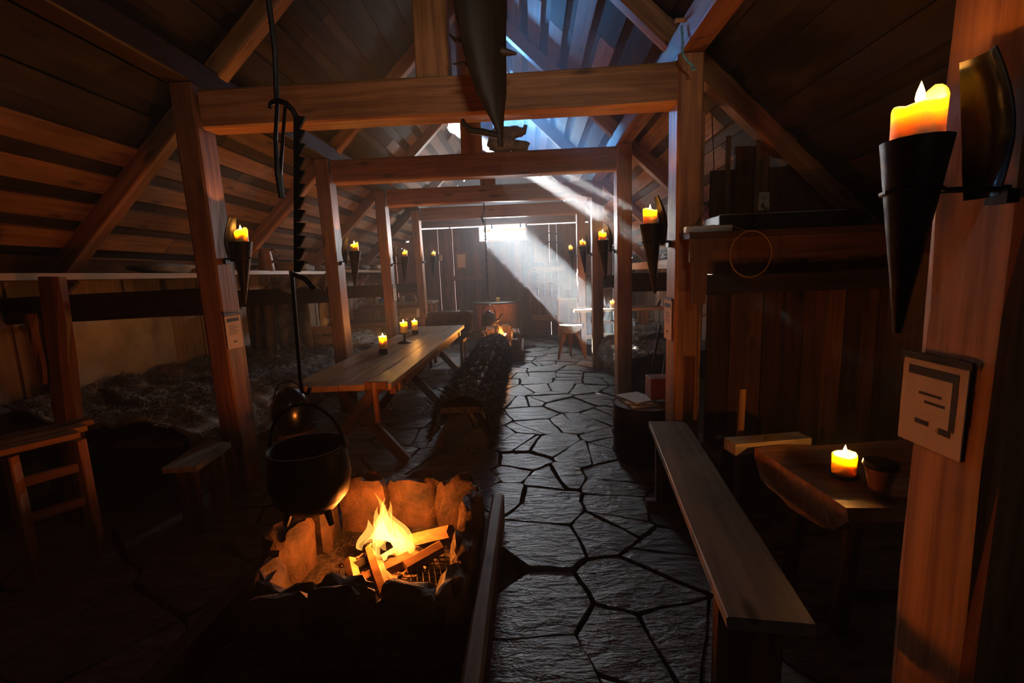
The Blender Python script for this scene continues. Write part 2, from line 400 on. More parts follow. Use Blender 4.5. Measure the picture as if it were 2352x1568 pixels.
# ================================================================== ROOF
ceiling = root('ceiling', (RX, 5, 0), 'steep gabled roof of dark overlapping boards')
sl = math.atan(RS); cs, sn = math.cos(sl), math.sin(sl)
def rp(s, t, Y, up=0):                    # point on a slope: t metres down from the ridge, up = along the inner normal (into the room)
    return Vector((RX + s*t*cs - s*up*sn, Y, RZ - t*sn - up*cs))
TL = (3.17)/cs
HOLE_Y, HOLE_T = (7.98, 8.50), (.66, .98)
def deck(s, y0, y1, t0, t1, name='roof_deck'):
    b = MB(); b.plate([rp(s, t0, y0, -.02), rp(s, t0, y1, -.02), rp(s, t1, y1, -.02), rp(s, t1, y0, -.02)], rp(s, 0, 0, -.05)-rp(s, 0, 0, -.02), .03)
    b.build(name, 'deck', ceiling)
deck(1, YN-.1, YF+.15, -.03, TL+.35)
deck(-1, YN-.1, HOLE_Y[0], -.03, TL+.35); deck(-1, HOLE_Y[1], YF+.15, -.03, TL+.35)
deck(-1, HOLE_Y[0], HOLE_Y[1], -.03, HOLE_T[0]); deck(-1, HOLE_Y[0], HOLE_Y[1], HOLE_T[1], TL+.35)
BW = .135
for s in (-1, 1):
    nb = int(TL/BW)+1
    for k in range(nb):
        t0 = .02 + k*BW; t1 = min(t0+BW, TL+.12); proud = k % 2
        cuts = sorted([YN, YF] + [rnd(3.4, 4.6), rnd(6.2, 7.4)] + ([9.3] if s > 0 else [9.25]))
        for y0, y1 in zip(cuts[:-1], cuts[1:]):
            spans = [(y0, y1)]
            if s < 0 and t1 > HOLE_T[0] and t0 < HOLE_T[1]:
                spans = [(a, b) for a, b in ((y0, min(y1, HOLE_Y[0])), (max(y0, HOLE_Y[1]), y1)) if b-a > .1]
            for (a, b) in spans:
                wd = BW*1.22 if proud else BW*.98; up = .034 if proud else .006
                xa = rp(s, 1, 0)-rp(s, 0, 0); mid = (t0+t1)/2
                board('roof_board', rp(s, mid, a+.003, up), rp(s, mid, b-.003, up), wd*rnd(.94, 1.02), .024, ('roof_dim' if ((mid < 3.0 or s > 0) and b < 5.5) or (mid < 2.3 and b < 7.6 and s < 0) else 'roof') if proud else ('roof_dark' if b > 5.5 else 'roof_dim'), ceiling, xa)
# ================================================================== WALLS
def vwall(name, label, p0, p1, ztop, material, bw=.17, th=.028, gaps=(), backing=None, zbot=-.08, topgap=None):
    """upright boards between two ground points; every other board stands proud"""
    p0, p1 = Vector((*p0, 0)), Vector((*p1, 0)); L = (p1-p0).length; d = (p1-p0)/L; nrm = Vector((-d.y, d.x, 0))
    r = root(name, (p0+p1)/2, label); n = int(L/bw); x = 0; k = 0
    while x < L-.02:
        wdt = min(bw*rnd(.85, 1.15), L-x); g = .009 if k in gaps else 0
        q = p0 + d*(x+wdt/2); zt = ztop(q) if callable(ztop) else ztop
        off = nrm*(.014 if (k % 2 and k not in gaps and k+1 not in gaps) else 0)
        board('wall_board', q+off+Vector((0, 0, zbot)), q+off+Vector((0, 0, zt+rnd(-.006, .006))), wdt + (.012 if off.length else -g), th, material, r, d)
        x += wdt; k += 1
    return r
# far gable wall: lower boards end in an open slit under the plate, the window is cut above the middle
WX0, WX1, WZ0, WZ1 = -1.0, -.05, 2.36, 2.73
far = root('wall_far', (RX, YF, 0), 'end wall of upright brown boards with a small bright hatch window')
x = XWL; k = 0; fgaps = {3, 8, 11, 25, 29, 31, 34}
while x < XWR:
    wd = rnd(.15, .19); x1 = min(x+wd, XWR); g = .010 if k in fgaps else -.002; c = (x+x1)/2
    zt = min(2.675, roofz(c) + rnd(-.03, .02))
    off = .012*(k % 2)
    if x1 > WX0-.02 and x < WX1+.02: zt = WZ0-.02
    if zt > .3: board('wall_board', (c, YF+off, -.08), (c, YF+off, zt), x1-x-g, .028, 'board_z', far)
    x = x1; k += 1
# gable boards above the plate
timber('wall_plate', (-2.75, YF+.02, 2.80), (1.55, YF+.02, 2.80), .19, .12, 'timber_z', far, (0, 0, 1))
x = -2.9
while x < 1.7:
    c = x+.09; zt = roofz(c) - .02
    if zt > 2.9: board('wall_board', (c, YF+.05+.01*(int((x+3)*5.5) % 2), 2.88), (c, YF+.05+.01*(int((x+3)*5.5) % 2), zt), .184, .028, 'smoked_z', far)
    x += .18
# end wall behind the camera, side walls
nw = vwall('wall_near', 'plain board wall at the near end of the hall', (XWR, YN), (.84, YN), lambda q: roofz(q.x)+.02, 'smoked_z')
NX0, NX1, NZ0, NZ1 = .28, .83, 2.52, 2.98
for k in range(4):
    c = NX0+.0725+k*.1375-.003; board('wall_board', (c, YN, -.08), (c, YN, NZ0), .14, .028, 'smoked_z', nw); board('wall_board', (c, YN, NZ1), (c, YN, roofz(c)+.02), .14, .028, 'smoked_z', nw)
x = XWL; k = 0
while x < NX0-.001:
    x1 = min(x+.17, NX0); c = (x+x1)/2; board('wall_board', (c, YN+.012*(k % 2), -.08), (c, YN+.012*(k % 2), roofz(c)+.02), x1-x+.008, .028, 'smoked_z', nw); x = x1; k += 1
fill_win = root('fill_window', ((NX0+NX1)/2, YN, NZ0), 'assumed gable window behind the viewpoint, added for fill light')  # unseen window, added to go with the fill lamp
for (p0, p1, xa) in (((NX0, YN+.01, NZ0), (NX1, YN+.01, NZ0), (0, 0, 1)), ((NX0, YN+.01, NZ1), (NX1, YN+.01, NZ1), (0, 0, 1)), ((NX0, YN+.01, NZ0), (NX0, YN+.01, NZ1), (1, 0, 0)), ((NX1, YN+.01, NZ0), (NX1, YN+.01, NZ1), (1, 0, 0))):
    board('window_frame', p0, p1, .05, .06, 'timber_z', fill_win, xa)
vwall('wall_left', 'low left wall of pale upright boards under the eaves', (XWL, YN), (XWL, YF), 1.72, 'pale_z', .24)
vwall('wall_right', 'low right wall of upright boards under the eaves', (XWR, YF), (XWR, YN), 1.72, 'pale_z', .22, gaps=(6,))
# near gable backing so that no daylight slips past the boards behind the camera
# the partition of upright boards that closes the right aisle
part = root('wall_right_partition', (1.9, 3.42, 0), 'dark board partition behind the right shelf')
x = 1.32; k = 0
while x < XWR-.02:
    wd = [.16, .11, .13, .12, .17, .14][k % 6]; x1 = min(x+wd, XWR); c = (x+x1)/2; off = -.02*(k % 2)
    zt = min(roofz(c)-.1, 2.35 if k % 3 else 2.2)
    board('wall_board', (c, 3.44+off, 0), (c, 3.44+off, zt), x1-x+.006, .024, 'board_z' if k % 4 != 2 else 'timber_z', part)
    x = x1; k += 1
# window: frame, inner flap, hinges
win = root('window_1', ((WX0+WX1)/2, YF, WZ0), 'small bright horizontal hatch window high in the end wall')
for (p0, p1, xa) in (((WX0-.03, YF-.01, WZ0-.02), (WX1+.03, YF-.01, WZ0-.02), (0, 0, 1)), ((WX0-.03, YF-.01, WZ1+.01), (WX1+.03, YF-.01, WZ1+.01), (0, 0, 1)),
                     ((WX0-.02, YF-.01, WZ0), (WX0-.02, YF-.01, WZ1), (1, 0, 0)), ((WX1+.02, YF-.01, WZ0), (WX1+.02, YF-.01, WZ1), (1, 0, 0))):
    board('window_frame', p0, p1, .04, .07, 'timber_z', win, xa)
for bz_, bw_ in ((.10, .014), (.15, .045)): board('streak_bar', (WX0-.1, YF+.16, WZ0+bz_+.09), (WX1+.1, YF+.16, WZ0+bz_+.09), bw_, .03, 'timber_z', win, (0, 0, 1))  # unseen bars outside the window, placed to cut dark streaks into the sunbeam
for hx in (WX0+.14, WX1-.12):
    MB().box((hx, YF-.055, WZ1-.05), (.035, .012, .12)).tube([(hx-.03, YF-.05, WZ1-.005), (hx+.03, YF-.05, WZ1-.005)], .012, 6).build('hinge', 'iron', win)
# door in the end wall
dr = root('door_1', (.45, YF-.04, .05), 'low plank door in the end wall with two cross boards')
for k in range(5):
    board('door_plank', (.12+k*.17, YF-.04, .32), (.12+k*.17, YF-.04, 1.78), .168, .03, 'board_z', dr)
for z in (.42, 1.62): board('door_rail', (.04, YF-.068, z), (.88, YF-.068, z), .13, .026, 'timber_z', dr, (0, 0, 1))
MB().tube([(.2, YF-.08, 1.0), (.2, YF-.12, 1.03), (.2, YF-.12, 1.15), (.2, YF-.08, 1.18)], .012, 6).build('door_handle', 'iron', dr)
# ================================================================== TIMBER FRAME
side = {-1: 'left', 1: 'right'}
ordn = ['nearest', 'second', 'third', 'farthest']
plab = {(-1, 0): 'square timber post with a paper notice, left of the near cauldron', (-1, 1): 'timber post standing behind the long table, second on the left',
        (-1, 2): 'dark timber post beyond the table candles, with a small paper notice', (-1, 3): 'reddish timber post on the left closest to the end wall',
        (1, 0): 'timber post on the right with the wooden shelf beside it and a clipboard', (1, 1): 'dark timber post on the right in front of the fur-covered bench',
        (1, 2): 'timber post on the right at the end of the fur-covered bench', (1, 3): 'timber post on the right closest to the end wall, lit by the window'}
for i, y in enumerate(FR):
    for s, X, wd in ((-1, -2.195, .15), (1, 1.05, .16)):
        dz = 2.835
        tag(timber('timber_post', (X, y+.1, 0), (X + (-.03 if s < 0 else 0), y+.1, dz), wd, .2, 'timber_z'), plab[(s, i)], 'post', 'timber posts of the hall')
    zb = 2.555 + .03*i
    tl = ['nearest heavy tie beam across the hall, above the fire', 'second tie beam across the hall, with a dark bundle sitting on it', 'third tie beam across the hall, crossed by the upper sunbeam', 'farthest tie beam across the hall, above the bright window'][i]
    tag(timber('tie_beam', (-2.118, y+.1, zb+.12), (.968, y+.1, zb+.12), .24, .17, 'timber_z', None, (0, 0, 1), .005), tl, 'beam', 'tie beams')
    if i < 3:
        kl = ['pale king post standing on the nearest tie beam', 'grey king post standing on the second tie beam', 'dark king post standing on the third tie beam'][i]
        tag(timber('king_post', (-.575, y+.09, zb+.24), (-.575, y+.09, 4.46), .22, .13, 'timber_z'), kl, 'post', 'king posts')
    # rafters
    for s in (-1, 1):
        yr = y + (.36 if s < 0 else .28)
        sec = (rp(s, .05, yr, .10), rp(s, TL-.02, yr, .10))
        tag(timber('rafter', *sec, .12, .14, 'timber_z', None, (0, 1, 0)), f'rafter under the {side[s]} roof slope beside the {["nearest", "second", "third", "farthest"][i]} tie beam', 'rafter', 'rafters')
for s in (-1, 1):
    X = RX + s*1.64
    tag(timber('purlin', (X, YN+.06, 2.925), (X, YF-.1, 2.925), .16, .17, 'timber_z' if s > 0 else 'smoked_z', None, (1, 0, 0), .004, .01, 12), f'long purlin lying on the {side[s]} row of posts', 'beam', 'purlins')  # left purlin takes darker wood, its dimness put into the colour
tag(timber('ridge_beam', (RX, YN+.06, 4.50), (RX, YF-.1, 4.50), .12, .14, 'smoked_z', None, (1, 0, 0), .004, .01, 10), 'ridge beam under the peak of the roof', 'beam')
tag(timber('rafter', rp(-1, .05, 1.35, .1), rp(-1, TL-.02, 1.35, .1), .12, .14, 'smoked_z', None, (0, 1, 0)), 'rafter under the left roof slope closest to the camera', 'rafter', 'rafters')  # this rafter and its right-hand twin: dim light put into darker wood
tag(timber('rafter', rp(1, .05, 1.5, .1), rp(1, TL-.02, 1.5, .1), .12, .14, 'smoked_z', None, (0, 1, 0)), 'rafter under the right roof slope closest to the camera', 'rafter', 'rafters')
# side rails between posts and outer walls
for i, y in enumerate(FR):
    z = [1.42, 1.38, 1.35, 1.33][i]
    lt = ['dark rail from the nearest left post to the left wall', 'dark rail below the left shelf with hides hanging behind it', 'dark rail on the left behind the basket bay', 'red-brown rail at the far left post'][i]
    tag(timber('aisle_rail', (-2.295, y+.06, z), (XWL+.03, y+.06, z-.02), .19, .09, 'smoked_z', None, (0, 0, 1)), lt, 'rail', 'aisle rails')
    if i > 0:
        rt = ['', 'dark rail from the second right post towards the right wall', 'dark rail from the third right post towards the right wall', 'rail from the farthest right post towards the right wall'][i]
        tag(timber('aisle_rail', (1.13, y+.06, z), (XWR-.03, y+.06, z), .20, .09, 'smoked_z', None, (0, 0, 1)), rt, 'rail', 'aisle rails')
# near right post: rough trunk, close to the camera
tag(timber('timber_post', (1.055, 1.06, 0), (1.055, 1.06, 2.83), .17, .22, 'timber_z', None, (1, 0, 0), .009, .02, 9), 'rough post at the right edge, nearest the camera, with a large notice', 'post', 'timber posts of the hall')
# ================================================================== lights that belong to flames
def point(name, loc, power, col, rad, parent=None):
    l = bpy.data.lights.new(name, 'POINT'); l.energy = power; l.color = col; l.shadow_soft_size = rad
    o = bpy.data.objects.new(name, l); COL.objects.link(o)
    if parent: o.parent = parent; o.location = Vector(loc)-WL.get(parent.name, parent.location)
    else: o.location = loc
    return o
CP = 7.5
def candle(loc, r, h, label, lit=True, power=1., slope=0, lobe=0, group='lit candles', dish=True):
    """pillar candle: hollowed uneven top, wick, flame with its own light"""
    x, y, z = loc; t = thing('candle', label, 'candle', loc, group)
    b = MB(); n = 18; prof = [(r*.98, 0), (r, h*.15), (r, h*.6), (r*1.01, h*.95), (r*.93, h), (r*.82, h*.96), (r*.70, h*.86), (r*.45, h*.83), (.002, h*.82)]
    b.lathe(prof, loc, n, .05)
    for i, (rr, zz) in enumerate(prof):
        if zz > h*.8:
            for k in range(n):
                an = 2*math.pi*k/n; v = b.v[i*n+k]
                if i in (3, 4, 5): v.z += h*(.10*noise.noise((math.cos(an)*1.5+x*9, math.sin(an)*1.5+y*9, 0)) + slope*math.cos(an)*.12 + lobe*max(0, math.cos(an-.3))**4*.3)
    wb = b.build('wax_body', 'wax', t, True, 80)
    MB().tube([(x, y, z+h*.8), (x+.001, y, z+h*.84+.014)], .0015, 5).build('wick', 'char', wb)
    if lit:
        f = MB(); fh = .046; f.lathe([(.001, 0), (.006, .007), (.0082, .015), (.0068, .026), (.003, .038), (.0003, fh)], (x, y, z+h*.86+.008), 8)
        f.build('flame', 'flame_candle', t, True, 80)
        point('candle_light', (x, y, z+h*.86+.026), CP*power, (1, .37, .065), .007, t)
    return t
def sconce(s, X, Y, Z, nm, k=1., face=None, power=1., tipd=(0, 0), shield=True, ylean=0):
    """iron cone on a bracket with a curved heat shield; s: side of the hall the post stands on (+1 right)"""
    d = -s                                     # direction from post into the aisle
    fx = face
    t = thing('wall_sconce', f'iron cone sconce {nm}', 'sconce', (fx, Y, Z-.02), 'iron cone sconces')
    b = MB(); L = .43*k; r = .066*k
    tip = Vector((X + tipd[0], Y+tipd[1], Z-L)); n = 14; base = Vector((X, Y, Z))
    prof = [(0., r), (.3, r*.74), (.7, r*.38), (1., r*.12)]
    for q, rr in prof:
        c = base.lerp(tip, q)
        for j in range(n): an = 2*math.pi*j/n; b.v.append(c + Vector((rr*math.cos(an), rr*math.sin(an), 0)))
    for i in range(3):
        for j in range(n): a = i*n+j; c2 = i*n+(j+1) % n; b.f.append((a, c2, c2+n, a+n))
    b.f.append(tuple(3*n+j for j in range(n)))
    m0 = len(b.v)
    for j in range(n): an = 2*math.pi*j/n; b.v.append(base + Vector((r*.9*math.cos(an), r*.9*math.sin(an), -.004)))
    for j in range(n): an = 2*math.pi*j/n; b.v.append(base + Vector((r*.8*math.cos(an), r*.8*math.sin(an), -.05*k)))
    for j in range(n):
        c2 = (j+1) % n; b.f += [(j, m0+j, m0+c2, c2), (m0+j, m0+n+j, m0+n+c2, m0+c2)]
    b.f.append(tuple(m0+n+j for j in range(n)))
    b.build('cone', 'iron', t, True, 50)
    zb = Z-.11*k
    MB().tube([(fx, Y, zb), (X, Y, zb)], .007*k, 6).tube([base.lerp(tip, .255) + Vector((r*.80*math.cos(2*math.pi*j/10), r*.80*math.sin(2*math.pi*j/10), 0)) for j in range(11)], .006*k, 5, False).build('bracket', 'iron', t)
    if shield:
        # curved plate: rises from the bracket close to the post, leans in over the flame at the top
        g = MB(); wdt = .058*k; rows = 9; cols = 7
        for th in (0, .004):
            for i in range(rows):
                q = i/(rows-1); z = Z-.13*k + q*.30*k
                out = .018 + .03*math.sin(q*math.pi*.5)*0 + (.085*k)*max(0, q-.35)**1.6*.95
                for j in range(cols):
                    e = (j/(cols-1)-.5)*2; bow = .035*k*(1-e*e)*(.4+.6*math.sin(math.pi*q))
                    wq = wdt*(.55+.45*math.sin(math.pi*(q*.8+.1)))
                    g.v.append(Vector((fx + d*(out + .035*k - bow*.9 + th), Y + e*wq, z)))
        m1 = rows*cols
        for i in range(rows-1):
            for j in range(cols-1):
                a = i*cols+j; g.f.append((a, a+1, a+cols+1, a+cols)); g.f.append((m1+a, m1+a+cols, m1+a+cols+1, m1+a+1))
        ring = [i for i in range(cols)] + [i*cols+cols-1 for i in range(1, rows)] + [(rows-1)*cols+j for j in range(cols-2, -1, -1)] + [i*cols for i in range(rows-2, 0, -1)]
        for a, c2 in zip(ring, ring[1:]+ring[:1]): g.f.append((a, m1+a, m1+c2, c2))
        hs = g.build('heat_shield', 'steel', t, True, 60)
        MB().box((fx+d*.012, Y, Z-.13*k), (.024, .05*k, .03*k)).build('shield_foot', 'iron', hs)
    return t
SC = [(-1, 0, (556, 556), 1., 'on the left post with the paper notice'), (-1, 1, (815, 577), 1., 'on the left post behind the long table'), (-1, 2, (930, 589), .95, 'on the third left post'), (-1, 3, (996, 588), .9, 'on the far left post near the end wall'),
      (1, 0, (1493, 515), 1.08, 'on the right post beside the shelf'), (1, 1, (1384, 552), 1., 'on the dark right post before the fur bench'), (1, 2, (1338, 566), .95, 'on the third right post'), (1, 3, (1311, 575), .9, 'on the far right post beside the window beams')]
for s, i, (px, py), k, nm in SC:
    Y = FR[i]+.1; p = at(px, py, Y); face = -2.13 if s < 0 else .965
    if s < 0: p.x = max(p.x, face+.10); face = face-.01
    else: p.x = min(p.x, face-.10)
    sconce(s, p.x, Y, p.z, nm, k, face, tipd=(s*.035, 0))
    candle((p.x, Y, p.z-.03), .042*k, .11*k if s < 0 else .115*k, f'candle burning in the sconce {nm}', True, 1., slope=-s*.8, lobe=.35, group='candles in the iron sconces')
# big near sconce on the right-hand trunk
p = at(2105, 322, .985)
sconce(1, p.x, .985, p.z, 'on the rough post nearest the camera, at the upper right', .9, .968, tipd=(-.005, 0))
candle((p.x, .985, p.z-.03), .043, .10, 'large candle with a tall bright flame, nearest the camera at the upper right', True, .28, slope=.7, lobe=.9, group='candles in the iron sconces')
# ================================================================== NEAR FIRE PIT
pit = thing('fire_pit', 'square open hearth of rough stones with a burning fire, nearest the camera', 'fire pit', (-.75, 2.0, 0), 'open fire pits')
PX0, PX1, PY0, PY1 = -1.20, -.38, 1.72, 2.48
MB().prism([(PX0-.1, PY0-.15), (PX1+.12, PY0-.15), (PX1+.12, PY1+.1), (PX0-.1, PY1+.1)], 0, .06).build('ash_bed', 'ash', pit)
em = MB(); em.blob((-.79, 2.14, .06), (.22, .2, .035), 3, .5, 18, 8, 3); em.build('ember_bed', 'ember', pit, True)
def stone(name, c, size, rz, seed, parent, material='rock', rough=.28, sq=.62):
    b = MB(); b.blob((0, 0, 0), size, seed, rough, 16, 10, 1.7, None, sq); m = Matrix.Rotation(rz, 3, 'Z')
    b.v = [m @ v + Vector(c) for v in b.v]; return b.build(name, material, parent, True, 35)
stones = [((-1.02, 2.52, .17), (.15, .07, .2), .1), ((-.74, 2.56, .16), (.17, .07, .19), -.06), ((-.46, 2.52, .17), (.13, .07, .19), .1),
          ((-1.22, 2.36, .17), (.07, .15, .2), .15), ((-1.24, 2.06, .16), (.075, .16, .18), -.05), ((-1.22, 1.78, .13), (.08, .15, .15), .1),
          ((-.36, 2.30, .16), (.06, .15, .18), -.05), ((-.36, 2.02, .14), (.065, .14, .14), .06), ((-.37, 1.76, .13), (.07, .15, .13), 0),
          ((-1.06, 1.66, .13), (.17, .08, .15), .1), ((-.80, 1.64, .15), (.15, .085, .18), -.08), ((-.53, 1.66, .14), (.15, .08, .15), .1)]
for k, (c, sz, rz) in enumerate(stones): stone('hearth_stone', c, sz, rz, k+11, pit)
timber('kerb_plank', (-.235, 1.05, .10), (-.235, 2.62, .10), .07, .2, 'board_z', pit, (1, 0, 0))
timber('kerb_plank', (-1.36, 1.30, .10), (-1.36, 2.66, .10), .07, .2, 'smoked_z', pit, (1, 0, 0))
# small grate on the right side
gr = MB()
for k in range(9):
    gr.tube([(-.60+.03*k, 1.93, .085), (-.60+.03*k-.06, 2.13, .115)], .003, 4); 
for k in range(8):
    gr.tube([(-.66, 1.94+.026*k, .088+.003*k), (-.35, 1.94+.026*k, .088+.003*k)], .003, 4)
gr.build('grate', 'iron', pit)
logs = [((-.98, 2.02, .09), (-.74, 2.20, .13)), ((-.92, 1.93, .09), (-.66, 2.12, .12)), ((-.70, 1.88, .10), (-.86, 2.14, .16)), ((-.60, 1.86, .09), (-.80, 2.02, .11)), ((-.62, 2.14, .10), (-.88, 2.22, .17)),
        ((-.66, 2.04, .12), (-.50, 2.16, .15)), ((-.96, 2.24, .12), (-.76, 2.08, .20)), ((-.84, 1.88, .09), (-.96, 2.10, .11)), ((-.70, 2.30, .10), (-.46, 2.22, .20))]
for k, (a, b) in enumerate(logs):
    lg = MB(); a, b = Vector(a), Vector(b); u = (b-a).normalized(); sd_ = u.cross(Vector((0, 0, 1))).normalized(); up = sd_.cross(u)
    tri = [(-.035, -.02), (.035, -.022), (.03, .012), (-.004, .03), (-.032, .010)]
    vs = [q + sd_*x*rnd(.85, 1.15) + up*z for q in (a, (a+b)/2, b) for x, z in tri]
    fs = [tuple(reversed(range(5))), tuple(range(10, 15))] + [(i*5+j, i*5+(j+1) % 5, i*5+5+(j+1) % 5, i*5+5+j) for i in range(2) for j in range(5)]
    lg.add(vs, fs); o = lg.build('firewood', 'char' if k in (0, 6) else 'pine_x')
    tag(o, ['split log lying in the near fire, charred black', 'split firewood log at the front left of the near fire', 'split log standing steeply in the near fire', 'short split log at the front right of the near fire', 'split log at the back of the near fire, lying level', 'split log beside the grate in the near fire', 'blackened log leaning over the top of the near fire', 'thin split log at the left edge of the near fire', 'split log leaning on the right stones of the near fire'][k], 'log', 'firewood in the near fire')
def fire(c, h, w, name, label, parent, seed, power, n=9):
    random.seed(seed); c = Vector(c); b = MB()
    for k in range(n):
        an = rnd(0, 6.28); rr = w*rnd(.05, .75)*(.3 if k == 0 else 1); p = c + Vector((math.cos(an)*rr, math.sin(an)*rr*.6, 0)); hh = h*(1 if k == 0 else rnd(.3, .9))*(1-rr/w*.45)
        pts, rad = [], []; ph = rnd(0, 6); wob = hh*.11
        for q in range(10):
            t = q/9; pts.append(p + Vector((math.sin(t*5+ph)*wob*t - (p.x-c.x)*t*.5, math.cos(t*4+ph)*wob*t*.5, hh*t))); rad.append(w*.22*max(.01, (math.sin(math.pi*min(1, (t*.85+.15)**.62)))**1.1)*.8)
        b.tube(pts, rad, 8, True, .55)
    o = b.build('flames', 'flame_fire', parent, True, 80); o['label'] = label
    return o
fire((-.79, 2.16, .13), .36, .2, 'flames', 'bright yellow flames', pit, 5, 1, 22)
random.seed(99)
point('fire_light', (-.79, 2.14, .23), 52, (1, .23, .03), .09, pit)
# cauldron on its hanger
cc = at(712, 1085, 1.82)
cp = Vector((cc.x, 1.82, cc.z))
cau = thing('cauldron', 'round black iron cauldron hanging over the near fire', 'cauldron', cp - Vector((0, 0, .2)))
MB().lathe([(.02, -.17), (.10, -.155), (.15, -.10), (.168, -.02), (.16, .065), (.152, .10), (.168, .11), (.168, .122), (.154, .122), (.146, .10), (.155, .0), (.13, -.105), (.02, -.15)], cp, 26).build('pot', 'iron', cau, True, 50)
hp = [cp + Vector((.163*math.cos(R(t)), 0, .105 + .20*math.sin(R(t)))) for t in range(0, 181, 15)]
MB().tube(hp, .007, 6).build('bail_handle', 'iron', cau)
for k in range(3):
    an = R(90+120*k); MB().tube([cp + Vector((.09*math.cos(an), .09*math.sin(an), -.14)), cp + Vector((.115*math.cos(an), .115*math.sin(an), -.21))], [.018, .012], 6).build('foot', 'iron', cau)
hY = 1.82
def hp_(px, py): return at(px, py, hY)
han = thing('pot_hanger', 'black iron ratchet pot hanger hanging from the roof above the cauldron', 'pot hanger', hp_(692, 880))
top = hp_(632, 230); topz = roofz(top.x)-.02
MB().tube([(top.x-.02, hY, topz), hp_(632, 120), hp_(636, 232)], .010, 6).build('rod', 'iron', han)
MB().tube([hp_(618, 250), hp_(622, 238), hp_(636, 230), hp_(655, 236), hp_(672, 252), hp_(680, 268)], [.006, .009, .011, .011, .010, .010], 6).build('top_hook', 'iron', han)
MB().tube([hp_(637, 235), hp_(633, 320), hp_(640, 400), hp_(648, 455)], [.008, .008, .014, .012], 6).tube([hp_(655, 245), hp_(650, 310), hp_(644, 400), hp_(647, 450)], .007, 6).build('chain_links', 'iron', han)
rt = MB(); P0, P1 = hp_(684, 265), hp_(684, 625); d = (P1-P0)
lft = [P0 + d*t/12 + Vector((-.014, 0, 0)) for t in range(13)]; poly = list(lft)
for t in range(11, -1, -1): poly += [P0 + d*(t+1)/12 + Vector((.008, 0, 0)), P0 + d*(t+.15)/12 + Vector((.032, 0, 0))]
n = len(poly); rt.add([p + Vector((0, q, 0)) for q in (-.006, .006) for p in poly], [(i, (i+1) % n, n+(i+1) % n, n+i) for i in range(n)] + [(i, i+1, n-1-2*i if i else n-1) for i in range(0)])
for i in range(12):
    a, b_ = i, i+1; k = n-1-2*i; rt.f += [(a, b_, k-1, k)]; rt.f += [(n+a, n+k, n+k-1, n+b_)]
rt.build('ratchet_blade', 'iron', han)
MB().tube([hp_(668, 622), hp_(672, 640), hp_(690, 872), hp_(694, 900), hp_(706, 905), hp_(712, 890)], .008, 6).tube([hp_(672, 630), hp_(700, 640), hp_(722, 665)], .010, 6).build('lower_rod', 'iron', han)
# ================================================================== LONG TABLE
TX0, TX1, TY0, TY1, TZ = -1.86, -1.06, 3.27, 7.2, .75
tb = thing('trestle_table', 'long pine plank table with splayed trestle legs and three candles', 'table', ((TX0+TX1)/2, 5.2, 0))
for k in range(4):
    wdt = (TX1-TX0)/4; xc = TX0 + wdt*(k+.5)
    board('table_plank', (xc, TY0 + [.02, 0, .01, .03][k], TZ-.022), (xc, TY1, TZ-.022), wdt-.005, .044, 'pine_z', tb)
for ye in (3.62, 5.2, 6.85):
    board('cross_bar', (TX0+.02, ye, TZ-.085), (TX1-.02, ye, TZ-.085), .08, .08, 'pine_z', tb, (0, 1, 0))
    for s in (-1, 1):
        timber('leg', ((TX0+TX1)/2 + s*.38, ye, 0), ((TX0+TX1)/2 - s*.2, ye+.055*s, TZ-.09), .09, .055, 'timber_z', tb, (1, 0, 0), .002, .006, 3)
timber('side_rail', (TX1-.06, 3.5, TZ-.085), (TX1-.06, 7.0, TZ-.085), .05, .1, 'timber_z', tb, (1, 0, 0), .002, .006)
p = fl(875, 875, .75)
timber('wedge_block', (p.x-.07, 3.25, TZ+.005), (p.x+.09, 3.25, TZ-.0), .06, .05, 'timber_z', tb, (0, 0, 1), .003, .008, 3)
timber('wedge_pin', (p.x+.005, 3.235, TZ-.28), (p.x+.0, 3.235, TZ+.03), .035, .03, 'timber_z', tb, (1, 0, 0), .002, .006, 3)
def block_candle(px, py, r, h, bw, bh, lab, blab):
    p = fl(px, py, TZ+.0); t = MB().box((p.x, p.y, TZ+bh/2), (bw, bw, bh), .2).build('candle_block', 'iron', None, False, 40, .004)
    tag(t, blab, 'candle holder', 'candle holders on the long table')
    candle((p.x, p.y, TZ+bh), r, h, lab, True, 1.2, group='candles on the long table')
block_candle(882, 812, .040, .13, .09, .055, 'squat pillar candle nearest the front of the long table', 'dark square holder under the front table candle')
block_candle(954, 767, .040, .13, .09, .055, 'pillar candle at the rear of the three on the long table', 'dark square holder under the rear table candle')
p = fl(930, 787, TZ)
st = thing('candlestick', 'black iron candlestick with a round foot on the long table', 'candlestick', (p.x, p.y, TZ))
MB().lathe([(.085, 0), (.085, .008), (.05, .02), (.02, .03), (.014, .035)], (p.x, p.y, TZ), 18).build('foot', 'iron', st, True)
MB().lathe([(.014, .03), (.011, .06), (.015, .08), (.012, .11)], (p.x, p.y, TZ), 12).build('stem', 'iron', st, True)
MB().lathe([(.012, .105), (.07, .112), (.075, .122), (.068, .122), (.01, .116)], (p.x, p.y, TZ), 18).build('drip_pan', 'iron', st, True)
candle((p.x, p.y, TZ+.122), .045, .13, 'pillar candle on the iron candlestick of the long table', True, 1.2, group='candles on the long table')
